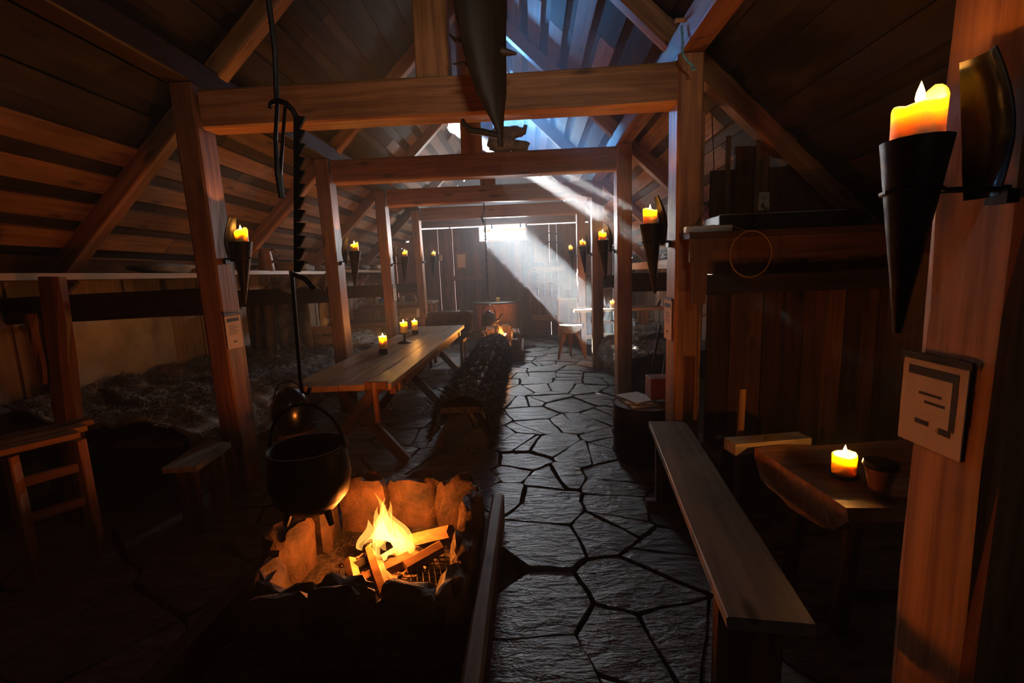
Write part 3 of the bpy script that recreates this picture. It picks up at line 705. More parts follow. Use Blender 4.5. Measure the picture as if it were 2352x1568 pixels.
# dark kettle helmet glinting at the table corner
p = at(662, 880, 3.05); zs = .50
so_ = thing('stool', 'dark round stool under the iron pot at the corner of the long table', 'stool', (p.x, 3.05, 0))
MB().lathe([(.15, zs-.035), (.155, zs-.02), (.15, zs)], (p.x, 3.05, 0), 18).build('seat', 'smoked_z', so_)
for k in range(3):
    an = R(30+120*k); MB().tube([(p.x+.09*math.cos(an), 3.05+.09*math.sin(an), zs-.03), (p.x+.14*math.cos(an), 3.05+.14*math.sin(an), 0)], .018, 7).build('leg', 'smoked_z', so_)
hb = thing('iron_pot', 'dark rounded pot glinting on a stool at the corner of the long table', 'pot', (p.x, 3.05, zs))
MB().lathe([(.06, .0), (.10, .02), (.13, .10), (.125, .19), (.09, .26), (.05, .29), (.02, .305), (.002, .31)], (p.x, 3.05, zs), 22).build('body', 'steel', hb, True)
MB().tube([(p.x+.127*math.cos(R(t)), 3.05, zs+.16+.19*math.sin(R(t))) for t in range(0, 181, 20)], .006, 6).build('handle', 'iron', hb)
# ================================================================== FURS
def pelt(name, label, path, y0, y1, material, group, nu=26, length=.05, count=2600, amp=.03, seed=0, cat='fur', wavy=.03, swap=False):
    """skin draped along a cross-section path (x, z) between two depths, with a coat of single tufts"""
    random.seed(seed+500); path = [Vector((a, 0, b)) for a, b in path]
    seg = [0]
    for a, b in zip(path[:-1], path[1:]): seg.append(seg[-1]+(b-a).length)
    def P(u, v):
        d = v*seg[-1]; k = max(i for i in range(len(seg)-1) if seg[i] <= d+1e-9); t = (d-seg[k])/max(1e-6, seg[k+1]-seg[k]); p = path[k].lerp(path[k+1], t)
        y = y0 + (y1-y0)*u
        e = noise.noise((p.x*4+seed, y*4, p.z*4))*amp + amp*.7*noise.noise((p.x*11, y*11+seed, p.z*9))
        ed = wavy*noise.noise((v*5, seed+u*7, 3))*2
        dn = (path[k+1]-path[k]).normalized(); nr = Vector((-dn.z, 0, dn.x))
        if nr.z < -.2: nr = -nr
        o_ = Vector((p.x, y + ed*(1 if u > .5 else -1)*abs(2*u-1)**3, p.z)) + nr*(e+amp*.6)
        return Vector((o_.y, o_.x, o_.z)) if swap else o_
    nv = max(10, int(seg[-1]/.05)); b = MB()
    G = [[P(i/nu, j/nv) for j in range(nv+1)] for i in range(nu+1)]
    vs = [q for r_ in G for q in r_]; fs = [(i*(nv+1)+j, i*(nv+1)+j+1, (i+1)*(nv+1)+j+1, (i+1)*(nv+1)+j) for i in range(nu) for j in range(nv)]
    b.add(vs, fs); c = b.ctr(); t = thing(name, label, cat, c, group)
    sk = b.build('skin', material, t, True, 180); fpar = sk; md = sk.modifiers.new('thick', 'SOLIDIFY'); md.thickness = .012; md.offset = -1
    tf = MB()
    for _ in range(int(count*2.4)):
        u, v = random.random(), random.random(); p = P(u, v); du = (P(min(1, u+.01), v)-P(max(0, u-.01), v)); dv = (P(u, min(1, v+.01))-P(u, max(0, v-.01)))
        nn = du.cross(dv).normalized()
        if nn.z < 0 or (abs(nn.z) < .35 and (nn.y*(p.y-path[len(path)//2].x) if swap else nn.x*(p.x-path[len(path)//2].x)) < 0): nn = -nn
        dr_ = (nn*rnd(.35, .8) + Vector((rnd(-.5, .5), rnd(-.5, .5), rnd(-.75, .1)))).normalized(); L = length*rnd(.6, 1.3); sd2 = dr_.cross(Vector((rnd(-1, 1), rnd(-1, 1), rnd(-1, 1)))).normalized()*length*.045
        m = p + dr_*L*.6 ; tip = p + dr_*L + Vector((0, 0, -L*.25)); k = len(tf.v)
        tf.v += [p-sd2, p+sd2, m+sd2*.7, m-sd2*.7, tip]; tf.f += [(k, k+1, k+2, k+3), (k+3, k+2, k+4)]
    o = tf.build('fur_coat', material, fpar); o['kind'] = 'stuff'
    return t
# bench beside the table with three dark pelts
fb = thing('long_bench', 'long plank bench hidden under dark brown furs beside the long table', 'bench', (-.62, 5.6, 0), 'benches')
BX0, BX1 = -.80, -.44
timber('seat_plank', (-.62, 3.72, .40), (-.62, 7.45, .40), .34, .05, 'timber_z', fb, (1, 0, 0), .003, .008)
for ye in (3.95, 5.6, 7.2):
    for s in (-1, 1): timber('leg', (-.62+s*.26, ye, 0), (-.62+s*.06, ye, .39), .075, .05, 'timber_z', fb, (0, 1, 0), .002, .006, 3)
dr = [(-.86, .14), (-.84, .30), (-.80, .44), (-.70, .50), (-.62, .51), (-.52, .50), (-.44, .44), (-.40, .30), (-.39, .14)]
for k, (a, b) in enumerate(((3.68, 5.05), (4.95, 6.3), (6.2, 7.6))):
    pelt('fur_pelt', ['shaggy dark brown fur over the near end of the long bench', 'shaggy dark brown fur over the middle of the long bench', 'brown fur over the far end of the long bench, lit by the far fire'][k], dr, a, b, 'fur_brown', 'furs on the long bench', 24, .06, 3600, .035, k)
# fur-draped chair at the head of the table
ch = thing('chair', 'high-backed chair under a dark fur at the far end of the long table', 'chair', (-1.45, 7.75, 0))
MB().box((-1.45, 7.75, .44), (.62, .46, .05)).build('seat', 'timber_x', ch)
MB().box((-1.45, 7.99, .64), (.66, .04, .44)).build('backrest', 'timber_x', ch)
for sx in (-1, 1):
    for sy in (-1, 1): timber('leg', (-1.45+sx*.27, 7.75+sy*.2, 0), (-1.45+sx*.27, 7.75+sy*.2, .42), .05, .05, 'timber_z', ch, (1, 0, 0), .002, .006, 3)
fp = [(7.46, .47), (7.62, .50), (7.86, .54), (7.93, .70), (7.95, .84), (8.0, .90), (8.05, .84), (8.07, .55)]
pelt('fur_pelt', 'thick dark fur thrown over the chair back at the far table end', fp, -1.83, -1.04, 'fur_brown', None, 16, .06, 2800, .04, 21, swap=True)
# left sleeping platform with furs
pf = thing('sleeping_platform', 'low wooden sleeping platform along the left wall heaped with furs', 'platform', (-3.05, 5.6, 0))
for k in range(6): board('platform_plank', (-3.62+k*.22, 2.86, .47), (-3.62+k*.22, 8.0, .47), .214, .035, 'board_z', pf)
board('front_board', (-2.43, 2.86, .24), (-2.43, 8.0, .24), .44, .03, 'smoked_z', pf, (0, 0, 1))
lp = [(-3.66, .72), (-3.45, .60), (-3.15, .56), (-2.8, .57), (-2.55, .55), (-2.42, .50), (-2.36, .25)]
fu = [('tan', 2.88, 3.55, 'pale tan fur at the near end of the left platform'), ('tan', 3.5, 4.4, 'tan and grey fur on the left platform behind the notice post'), ('brown', 4.25, 5.5, 'dark folded fur on the left platform beside the long table'), ('brown', 5.4, 6.7, 'brown fur on the left platform behind the second post'), ('grey', 6.6, 7.9, 'grey fur at the far end of the left platform')]
for k, (c, a, b, l) in enumerate(fu): pelt('fur_pelt', l, lp, a, b, 'fur_'+c, 'furs on the left platform', 18, .05, 2200, .07, 30+k)
# right fur bench
rb = thing('wide_bench', 'low wide bench on the right covered with grey sheepskins', 'bench', (1.6, 6.1, 0), 'benches')
for k in range(4): board('bench_plank', (1.30+k*.28, 5.35, .42), (1.30+k*.28, 7.6, .42), .27, .04, 'board_z', rb)
board('apron', (1.17, 5.33, .32), (2.3, 5.33, .32), .17, .03, 'smoked_z', rb, (0, 0, 1))
for (lx, ly) in ((1.22, 5.4), (2.2, 5.4), (1.22, 7.5), (2.2, 7.5)): timber('leg', (lx, ly, 0), (lx, ly, .4), .07, .07, 'smoked_z', rb, (1, 0, 0), .002, .006, 3)
rpth = [(1.07, .22), (1.09, .36), (1.14, .47), (1.3, .51), (1.6, .52), (1.95, .53), (2.25, .52)]
pelt('sheepskin', 'curly grey sheepskin hanging off the near end of the right bench', rpth, 5.32, 6.2, 'fur_grey', 'sheepskins on the right bench', 20, .04, 4200, .045, 51)
pelt('sheepskin', 'pale curly sheepskin on the far half of the right bench', rpth, 6.1, 7.1, 'fur_grey', 'sheepskins on the right bench', 20, .04, 3600, .05, 52)
pelt('sheepskin', 'yellowish sheepskin thrown on the right bench near the leaning tools', [(1.5, .58), (1.7, .62), (2.0, .63), (2.3, .58)], 6.2, 7.3, 'fur_tan', 'sheepskins on the right bench', 16, .04, 2200, .05, 53)
# hanging hides on the left
def hide(label, p0, p1, ztop, zbot, folds, seed, material='hide', sag=.03):
    b = MB(); p0, p1 = Vector(p0), Vector(p1); n = 22; m = 14; d = (p1-p0); nr = Vector((-d.y, d.x, 0)).normalized()
    for i in range(n+1):
        u = i/n
        for j in range(m+1):
            v = j/m; bot = zbot + .10*noise.noise((u*3, seed, 1)) + .06*math.sin(u*9+seed)
            p = p0 + d*(.5 + (u-.5)*(1-.12*v*v + .1*v)); f = math.sin(u*folds*6.28+seed + v*1.2)*(.02+.035*v) + .02*noise.noise((u*5, v*4, seed))
            b.v.append(Vector((p.x, p.y, 0)) + nr*f + Vector((0, 0, ztop + (bot-ztop)*v - sag*abs(math.sin(u*3.14*3))*(1-v))))
    b.f = [(i*(m+1)+j, i*(m+1)+j+1, (i+1)*(m+1)+j+1, (i+1)*(m+1)+j) for i in range(n) for j in range(m)]
    o = b.build('hanging_hide', material, None, True, 180); md = o.modifiers.new('thick', 'SOLIDIFY'); md.thickness = .008
    return tag(o, label, 'hide', 'hides hanging on the left')
a, b = at(632, 760, 5.75), at(716, 760, 5.75); hide('large grey and brown animal hide hanging behind the left rail', (a.x, 5.75, 0), (b.x, 5.75, 0), 1.62, .72, 1.5, 2)
a, b = at(575, 760, 5.6), at(630, 760, 5.6); hide('narrow dark folded hide hanging left of the large hide', (a.x, 5.6, 0), (b.x, 5.6, 0), 1.34, .62, 2.5, 5, 'fur_brown')
a, b = at(728, 700, 6.3), at(768, 700, 6.3); hide('plain brown cloth hanging behind the second left post', (a.x, 6.3, 0), (b.x, 6.3, 0), 1.5, .95, 1.5, 8, 'canvas')
a, b = at(640, 640, 5.0), at(742, 640, 5.0); hide('thin dark skin draped over the left rail beside the hanger', (a.x, 5.06, 0), (b.x, 5.06, 0), 1.62, 1.46, 3, 3, 'hide', .05)
# pale panels behind the near platform
cv = MB().box((-3.70, 3.9, 1.0), (.03, 1.25, .62)).build('canvas_panel', 'canvas'); tag(cv, 'pale canvas panel on the left wall behind the near platform', 'panel')
# bunk end post with carved arm
p0, p1 = at(135, 925, 2.75), at(125, 655, 2.75)
bp = thing('bunk_post', 'reddish carved bunk post with a forked arm at the left edge', 'post', (p0.x, 2.75, 0))
timber('upright', (p0.x, 2.75, 0), (p1.x, 2.75, 1.62), .13, .1, 'timber_z', bp, (1, 0, 0), .012, .025, 7)
q0, q1 = at(75, 720, 2.72), at(110, 880, 2.72)
timber('forked_arm', (q1.x, 2.72, q1.z), (q0.x, 2.72, q0.z), .07, .07, 'timber_z', bp, (1, 0, 0), .008, .02, 5)
# ================================================================== LEFT SHELF with things on it
shz = 1.63
sh = thing('wall_shelf', 'long plank shelf under the left eaves', 'shelf', (-3.45, 5, shz))
for k, (a, b, z) in enumerate(((.6, 4.6, shz), (4.62, 7.3, shz+.03), (7.32, 10.9, shz+.06))):
    board('shelf_plank', (-3.45, a, z), (-3.45, b, z), .5, .045, 'pine_z', sh)
for y in (1.6, 3.2, 4.6, 5.9, 7.3, 9.3): timber('shelf_bracket', (-3.72, y, 1.25), (-3.28, y, 1.6), .05, .05, 'timber_z', sh, (0, 1, 0), .002, .006, 3)
def on_shelf(px, py): 
    d = ray(px, py); t = (-3.35-CAM.x)/d.x; return CAM + d*t
sz2 = shz+.03+.0225
p = on_shelf(600, 632); p.x = -3.27; jg = thing('jug', 'tall brown clay jug with a handle on the left shelf', 'jug', (p.x, p.y, sz2))
MB().lathe([(.09, 0), (.094, .02), (.083, .14), (.077, .17), (.08, .18), (.068, .23), (.064, .26), (.07, .27), (.062, .27), (.055, .24), (.02, .05)], (p.x, p.y, sz2), 20).build('body', 'clay', jg, True, 50)
MB().tube([(p.x+.06, p.y, sz2+.25), (p.x+.12, p.y, sz2+.265), (p.x+.145, p.y, sz2+.21), (p.x+.13, p.y, sz2+.14), (p.x+.08, p.y, sz2+.10)], .014, 8).build('handle', 'clay', jg, True)
p = on_shelf(652, 628); bk = thing('basket', 'low woven basket beside the jug on the left shelf', 'basket', (p.x, p.y, sz2))
def woven(c, rx, ry, h, parent, flare=1.1, name='woven_wall'):
    b = MB()
    for k in range(int(h/.022)):
        q = k/(h/.022); s_ = 1+(flare-1)*q
        b.tube([(c[0]+rx*s_*math.cos(t*math.pi/12)*(1+.025*(-1)**(t+k)), c[1]+ry*s_*math.sin(t*math.pi/12)*(1+.025*(-1)**(t+k)), c[2]+.012+k*.022) for t in range(25)], .0125, 5, False)
    b.build(name, 'wicker', parent, True, 60)
    s2 = MB()
    for k in range(12):
        an = k*math.pi/6; s2.tube([(c[0]+rx*math.cos(an), c[1]+ry*math.sin(an), c[2]), (c[0]+rx*flare*math.cos(an), c[1]+ry*flare*math.sin(an), c[2]+h+.01)], .007, 4)
    s2.build('stakes', 'wicker', parent)
    MB().lathe([(rx*.98, 0), (rx*.98, .01)], c, 16, 0, 1, ry/rx).build('base', 'wicker', parent)
woven((p.x, p.y, sz2), .17, .12, .12, bk)
def lump(label, px, py, size, material, seed, cat='bundle', name='cloth_bundle', z=None, group='bundles on the left shelf'):
    p = on_shelf(px, py); b = MB(); b.blob((p.x, p.y, (z or sz2)+size[2]*.9), size, seed, .5, 16, 9, 2.2, -size[2]*.88)
    return tag(b.build(name, material, None, True, 180), label, cat, group)
lump('dark cloth bundle lying on the shelf left of the notice post', 380, 628, (.14, .3, .05), 'hide', 1, z=shz+.0225)
lump('crumpled dark cloth on the shelf right of the woven basket', 700, 615, (.10, .22, .055), 'hide', 2)
lump('small brown bundle on the shelf beyond the second left post', 835, 606, (.1, .2, .06), 'fur_brown', 3, z=shz+.06+.0225)
lump('grey cloth bundle on the shelf just before the third left post', 868, 602, (.1, .2, .07), 'canvas', 4, z=shz+.06+.0225)
# ================================================================== LEFT FAR WORK BAY
def bench_unit(name, label, x0, x1, y0, y1, z, material, th=.05):
    t = thing(name, label, 'workbench', ((x0+x1)/2, (y0+y1)/2, 0))
    n = 3
    for k in range(n): board('bench_plank', (x0, y0+(y1-y0)*(k+.5)/n, z-th/2), (x1, y0+(y1-y0)*(k+.5)/n, z-th/2), (y1-y0)/n-.004, th, material, t, (0, 1, 0))
    for xx in (x0+.06, x1-.06):
        for yy in (y0+.06, y1-.06): timber('leg', (xx, yy, 0), (xx, yy, z-th), .06, .06, 'timber_z', t, (1, 0, 0), .002, .006, 3)
    board('apron', (x0+.03, y0+.02, z-th-.05), (x1-.03, y0+.02, z-th-.05), .1, .025, 'timber_z', t, (0, 0, 1))
    return t
bench_unit('workbench', 'low plank bench with a basket on it in the far left bay', -3.35, -2.32, 8.1, 8.55, .80, 'board_z')
bench_unit('workbench', 'grey-topped work table against the far left wall', -3.6, -2.05, 9.55, 10.2, 1.02, 'grey_board_x')
p = at(832, 720, 8.3); bk = thing('basket', 'dark wicker basket with a tall hoop handle on the far left bench', 'basket', (p.x, 8.3, .80))
woven((p.x, 8.3, .80), .14, .12, .17, bk, 1.15)
MB().tube([(p.x+.15*math.cos(R(t)), 8.3, .96+.20*math.sin(R(t))) for t in range(0, 181, 12)], .010, 6).build('hoop_handle', 'wicker', bk, True)
p = at(862, 688, 9.7); o = board('leaning_board', (p.x+.05, 9.75, 1.02), (p.x-.04, 9.95, 1.42), .1, .02, 'white'); tag(o, 'narrow white board leaning on the far left work table', 'board')
p = at(878, 686, 9.7); tag(MB().blob((p.x, 9.75, 1.06), (.11, .08, .045), 5, .4, 14, 8, 2, -.04).build('blue_cloth', 'blue_cloth', None, True), 'small crumpled blue cloth on the far left work table', 'cloth')
for k, (px, lab) in enumerate(((922, 'small pale bowl on the far work table beside the third left post'), (938, 'dark jar on the far work table'), (950, 'small clay pot on the far work table near the far left post'))):
    p = at(px, 678, 9.8); t = MB().lathe([(.04, 0), (.06, .03), (.065, .08), (.05, .11), (.055, .13), (.045, .13), (.04, .05)], (p.x, 9.8, 1.02), 14).build('pot', ['canvas', 'iron', 'clay'][k], None, True); tag(t, lab, 'pot', 'pots on the far work table')
p = at(947, 728, 8.3); cr = thing('crate', 'open pinkish wooden crate on the end of the far left bench', 'crate', (p.x-.05, 8.3, .80))
for z in (.85, .93): 
    board('slat', (p.x-.2, 8.2, z), (p.x+.1, 8.2, z), .065, .015, 'pine_z', cr, (0, 0, 1)); board('slat', (p.x-.2, 8.45, z), (p.x+.1, 8.45, z), .065, .015, 'pine_z', cr, (0, 0, 1))
for xx in (p.x-.2, p.x+.1): board('end_panel', (xx, 8.2, .88), (xx, 8.45, .88), .15, .015, 'pine_z', cr, (0, 0, 1))
p = at(742, 780, 6.4); cr = thing('crate', 'pale wooden crate beside the second left post', 'crate', (p.x, 6.4, .55))
for z in (.70, .84): board('slat', (p.x-.1, 6.3, z), (p.x+.22, 6.3, z), .12, .018, 'pale_z', cr, (0, 0, 1)); board('slat', (p.x-.1, 6.6, z), (p.x+.22, 6.6, z), .12, .018, 'pale_z', cr, (0, 0, 1))
for xx in (p.x-.1, p.x+.22): board('end_panel', (xx, 6.3, .76), (xx, 6.6, .76), .27, .018, 'pale_z', cr, (0, 0, 1))
# ================================================================== FAR END: second fire, kettle, tub
fp2 = thing('fire_pit', 'far raised hearth of stones and boards with a fire under the kettle', 'fire pit', (-.58, 8.6, 0), 'open fire pits')
timber('kerb_plank', (-.18, 7.85, .10), (-.18, 9.4, .10), .08, .2, 'board_z', fp2); timber('kerb_plank', (-1.0, 7.85, .10), (-1.0, 9.4, .10), .08, .2, 'board_z', fp2)
timber('kerb_plank', (-1.0, 7.85, .10), (-.18, 7.85, .10), .08, .2, 'board_z', fp2, (0, 1, 0)); timber('kerb_plank', (-1.0, 9.4, .10), (-.18, 9.4, .10), .08, .2, 'board_z', fp2, (0, 1, 0))
MB().box((-.59, 8.6, .14), (.76, 1.45, .12)).build('ash_bed', 'ash', fp2)
for k, (c, sz) in enumerate((((-.28, 8.02, .28), (.09, .12, .11)), ((-.27, 8.32, .32), (.09, .16, .16)), ((-.28, 8.7, .30), (.09, .16, .15)), ((-.30, 9.05, .30), (.1, .16, .14)), ((-.55, 9.18, .33), (.16, .07, .18)), ((-.84, 9.12, .32), (.12, .1, .16)), ((-.90, 8.72, .30), (.08, .16, .15)), ((-.9, 8.35, .28), (.08, .15, .12)), ((-.62, 8.0, .24), (.16, .09, .08)))):
    stone('hearth_stone', c, sz, rnd(-.1, .1), 40+k, fp2)
for k, (a, b) in enumerate((((-.78, 8.55, .24), (-.55, 8.8, .28)), ((-.45, 8.5, .24), (-.66, 8.78, .3)), ((-.6, 8.5, .26), (-.5, 8.85, .36)))):
    o = MB().bar(a, b, .07, .05).build('firewood', 'pine_x'); tag(o, ['left split log in the far fire', 'right split log in the far fire', 'split log lying across the far fire'][k], 'log', 'firewood in the far fire')
fire((-.58, 8.68, .27), .36, .15, 'flames', 'bright flames under the kettle', fp2, 17, 1, 18)
point('fire_light', (-.56, 8.64, .46), 36, (1, .32, .055), .09, fp2)
random.seed(5)
kp = at(1123, 728, 8.7); kp.y = 8.7
kt = thing('kettle', 'sooty black kettle with a curved spout hanging over the far fire', 'kettle', kp - Vector((0, 0, .14)))
MB().lathe([(.02, -.16), (.15, -.155), (.155, -.10), (.145, -.02), (.11, .06), (.07, .09), (.055, .10), (.05, .115), (.015, .12), (.012, .14), (.003, .145)], kp, 20).build('body', 'iron', kt, True, 50)
MB().tube([kp+Vector((.13, 0, -.08)), kp+Vector((.2, 0, -.05)), kp+Vector((.235, 0, .03)), kp+Vector((.27, 0, .055))], [.03, .022, .016, .014], 8).build('spout', 'iron', kt, True)
MB().tube([kp+Vector((.13*math.cos(R(t)), 0, .05+.19*math.sin(R(t)))) for t in range(-10, 191, 20)], .009, 6).build('handle', 'iron', kt, True)
ck = thing('pot_hanger', 'black chain and rod holding the far kettle', 'pot hanger', kp+Vector((0, 0, .24)))
MB().tube([kp+Vector((0, 0, .235)), kp+Vector((.0, 0, .55))], .006, 6).build('lower_rod', 'iron', ck)
cb = MB()
for k in range(18): z = kp.z+.55+k*.07; cb.tube([(kp.x+(.016*math.cos(t) if k % 2 else 0), 8.7+(0 if k % 2 else .016*math.cos(t)), z+.035+.045*math.sin(t)) for t in [i*math.pi/5 for i in range(11)]], .007, 5, False)
cb.build('chain', 'iron', ck)
ztp = kp.z+.55+18*.07
MB().tube([(kp.x-.02, 8.7, ztp-.05), (kp.x-.05, 8.7, ztp+.05), (kp.x, 8.7, ztp+.14), (kp.x+.02, 8.7, 4.4)], [.02, .022, .014, .010], 6).build('upper_hook', 'iron', ck)
tp = at(1138, 692, 10.2)
tubz = tp.z
tub = thing('wooden_tub', 'large round wooden tub with a lid and iron rim against the end wall', 'tub', (tp.x, 10.25, 0))
rr = .50
for k in range(26):
    an = 2*math.pi*(k+.5)/26; c = Vector((tp.x+rr*math.cos(an), 10.25+rr*math.sin(an), 0))
    board('stave', c, c+Vector((0, 0, tubz-.02)), 2*math.pi*rr/26+.002, .03, 'timber_z', tub, (-math.sin(an), math.cos(an), 0))
MB().lathe([(rr-.02, 0), (rr-.02, .03)], (tp.x, 10.25, tubz-.05), 30).build('lid', 'grey_board_x', tub)
for z in (tubz-.02, .3): MB().tube([(tp.x+(rr+.018)*math.cos(2*math.pi*t/36), 10.25+(rr+.018)*math.sin(2*math.pi*t/36), z) for t in range(37)], .018, 6, False).build('hoop', 'iron', tub, True)
candle((tp.x+.06, 10.2, tubz-.02), .045, .10, 'unlit white candle standing on the tub lid', False, group=None)
# far wall furnishings
p = at(1060, 597, YF-.05)
nb = thing('framed_notice', 'small framed pale notice hanging on the end wall', 'notice', (p.x, YF-.05, p.z-.25))
MB().box((p.x, YF-.045, p.z), (.30, .03, .44)).build('frame', 'board_z', nb); MB().box((p.x, YF-.065, p.z-.02), (.20, .012, .32)).build('sheet', 'paper', nb)
wf = thing('peg_rail', 'horizontal board with pegs on the end wall left of the window', 'rail', (-1.6, YF-.05, 1.45))
a, b = at(1024, 640, YF-.06), at(1110, 636, YF-.06)
board('rail_board', (a.x, YF-.05, a.z), (b.x, YF-.05, b.z), .12, .03, 'timber_z', wf, (0, 0, 1))
for k in range(7): q = a.lerp(b, k/6.); MB().tube([(q.x, YF-.05, q.z+.05), (q.x, YF-.16, q.z+.08)], .012, 6).build('peg', 'timber_z', wf)
for k, (px0, py0, px1, py1, lab) in enumerate(((1031, 500, 1046, 760, 'long thin pole leaning on the end wall left of the notice'), (1072, 600, 1080, 755, 'thin pole leaning on the end wall under the notice'), (1025, 660, 1043, 760, 'short dark stick leaning on the end wall beside the left pole'))):
    A, B = at(px0, py0, YF-.1), fl(px1, py1+20, 0); B.y = min(B.y, YF-.3)
    B = at(px1, py1, YF-.35); tag(MB().tube([(A.x, YF-.1, A.z), (B.x, YF-.35, .0)], .014, 6).build('leaning_pole', 'timber_z'), lab, 'pole', 'poles leaning on the end wall')
p = at(1012, 592, YF-.1); tag(MB().lathe([(.05, 0), (.05, .14), (.04, .15)], (p.x, YF-.1, p.z-.07), 14).build('white_can', 'canvas'), 'small pale can on a bracket at the left of the end wall', 'can')
# arched bows hung on the end wall at the right
for k, (x0, x1, y, lab) in enumerate(((1238, 1292, 545, 'upper curved wooden bow hung on the end wall right of the window'), (1245, 1292, 565, 'lower curved wooden bow hung on the end wall right of the window'))):
    A, B = at(x0, y, YF-.06), at(x1, y, YF-.06); tag(MB().tube([(A.x+(B.x-A.x)*t/8, YF-.06, A.z + .10*math.sin(math.pi*t/8)) for t in range(9)], .016, 6).build('wooden_bow', 'smoked_z'), lab, 'bow', 'bows on the end wall')
# ================================================================== RIGHT FAR TABLE, STOOL, BOX
t2 = thing('side_table', 'plank table on the far right catching the window light', 'table', (1.6, 8.6, 0))
za = .83
for k in range(3): board('table_plank', (.80, 8.36+k*.2, za-.02), (2.42, 8.36+k*.2, za-.02), .197, .045, 'pine_z', t2, (0, 1, 0))
for xx in (.98, 2.1):
    timber('leg', (xx, 8.4, 0), (xx, 8.4, za-.045), .10, .07, 'pine_z', t2, (1, 0, 0), .002, .006, 3); timber('leg', (xx, 8.75, 0), (xx, 8.75, za-.045), .10, .07, 'pine_z', t2, (1, 0, 0), .002, .006, 3)
    board('end_rail', (xx, 8.4, .28), (xx, 8.75, .28), .08, .04, 'pine_z', t2, (0, 0, 1))
board('stretcher', (.98, 8.57, .30), (2.1, 8.57, .30), .09, .03, 'pine_z', t2, (0, 0, 1))
p = at(1407, 706, 8.5); candle((p.x, 8.5, za+.002), .045, .13, 'lit candle on the far right table', True, 1.)
lb = thing('bench', 'small plank bench behind the far right table with a folded cloth', 'bench', (1.7, 9.05, 0), 'benches')
board('seat_plank', (1.2, 9.02, .52), (2.4, 9.02, .52), .2, .04, 'pine_z', lb, (0, 1, 0))
for xx in (1.3, 2.3): timber('leg', (xx, 9.02, 0), (xx, 9.02, .5), .16, .05, 'pine_z', lb, (0, 1, 0), .002, .006, 3)
stl = thing('log_stool', 'half-log stool with three splayed legs in the sunlight', 'stool', (.70, 8.05, 0))
b = MB(); n = 12; Xc, Yc = .70, 8.05
sec = [(-.19, 0), (.19, 0)] + [(.19*math.cos(R(t)), -.14*math.sin(R(t))) for t in range(20, 180, 20)]
vs = [Vector((Xc+x, Yc+y, .60+z)) for y in (-.17, .17) for x, z in sec]; m = len(sec)
b.add(vs, [tuple(range(m)), tuple(reversed(range(m, 2*m)))] + [(i, m+i, m+(i+1) % m, (i+1) % m) for i in range(m)]).build('seat', 'grey_board_y', stl)
for (dx, dy) in ((-.22, -.12), (.24, -.12), (.02, .2), (-.2, .16)): MB().tube([(Xc+dx*.35, Yc+dy*.4, .5), (Xc+dx*.75, Yc+dy*.8, .25), (Xc+dx*1.05, Yc+dy*1.2, 0)], [.026, .024, .02], 8).build('leg', 'timber_z', stl, True)
bx = thing('wooden_box', 'tall narrow plank box beside the far right table, sunlit on top', 'box', (.78, 9.75, 0))
board('side_panel', (.60, 9.65, 0), (.60, 9.65, .96), .36, .03, 'timber_z', bx, (0, 1, 0)); board('side_panel', (.96, 9.65, 0), (.96, 9.65, .96), .36, .03, 'timber_z', bx, (0, 1, 0))
board('front_panel', (.78, 9.48, 0), (.78, 9.48, .96), .34, .03, 'timber_z', bx); board('back_panel', (.78, 9.82, 0), (.78, 9.82, .96), .34, .03, 'timber_z', bx); MB().box((.78, 9.65, .975), (.42, .40, .03)).build('top', 'pine_x', bx)
# right back shelf with goods
rs = thing('wall_shelf', 'orange-lit plank shelf under the right eaves beyond the second post', 'shelf', (2.3, 7, 1.6))
board('shelf_plank', (2.25, 4.2, 1.62), (2.25, 10.5, 1.62), .5, .05, 'pine_z', rs); board('edge_board', (2.0, 4.2, 1.58), (2.0, 10.5, 1.58), .12, .025, 'pine_z', rs, (0, 0, 1))
for k, (y, sz, mt, lab) in enumerate(((6.4, (.1, .2, .09), 'hide', 'dark bundle on the right shelf behind the cone sconce'), (5.6, (.1, .16, .08), 'canvas', 'pale cloth bundle on the right shelf'), (7.4, (.1, .2, .07), 'fur_brown', 'brown bundle on the far part of the right shelf'))):
    b = MB(); b.blob((2.2, y, 1.645+sz[2]*.9), sz, k+60, .5, 16, 9, 2, -sz[2]*.88); tag(b.build('cloth_bundle', mt, None, True), lab, 'bundle', 'bundles on the right shelf')
a, b = at(1478, 720, 8.0), at(1500, 720, 8.0); hide('dark coat-like hide hanging beside the far right table', (2.35, 7.9, 0), (2.35, 8.5, 0), 1.35, .95, 2, 4, 'hide')
# leaning tools
for k, (p0, p1, wd, mt, lab) in enumerate((((1.12, 4.55, .0), (1.40, 4.95, .92), .02, 'smoked_z', 'thin dark stick leaning at the near end of the right bench'), ((1.30, 4.62, .0), (1.50, 4.95, .66), .07, 'pale_z', 'pale narrow board leaning at the near end of the right bench'), ((1.42, 4.5, .0), (1.56, 4.9, .55), .06, 'pale_z', 'second pale board leaning lower beside the right bench'))):
    tag(board('leaning_board', p0, p1, wd, .02, mt), lab, 'board', 'boards leaning by the right bench')
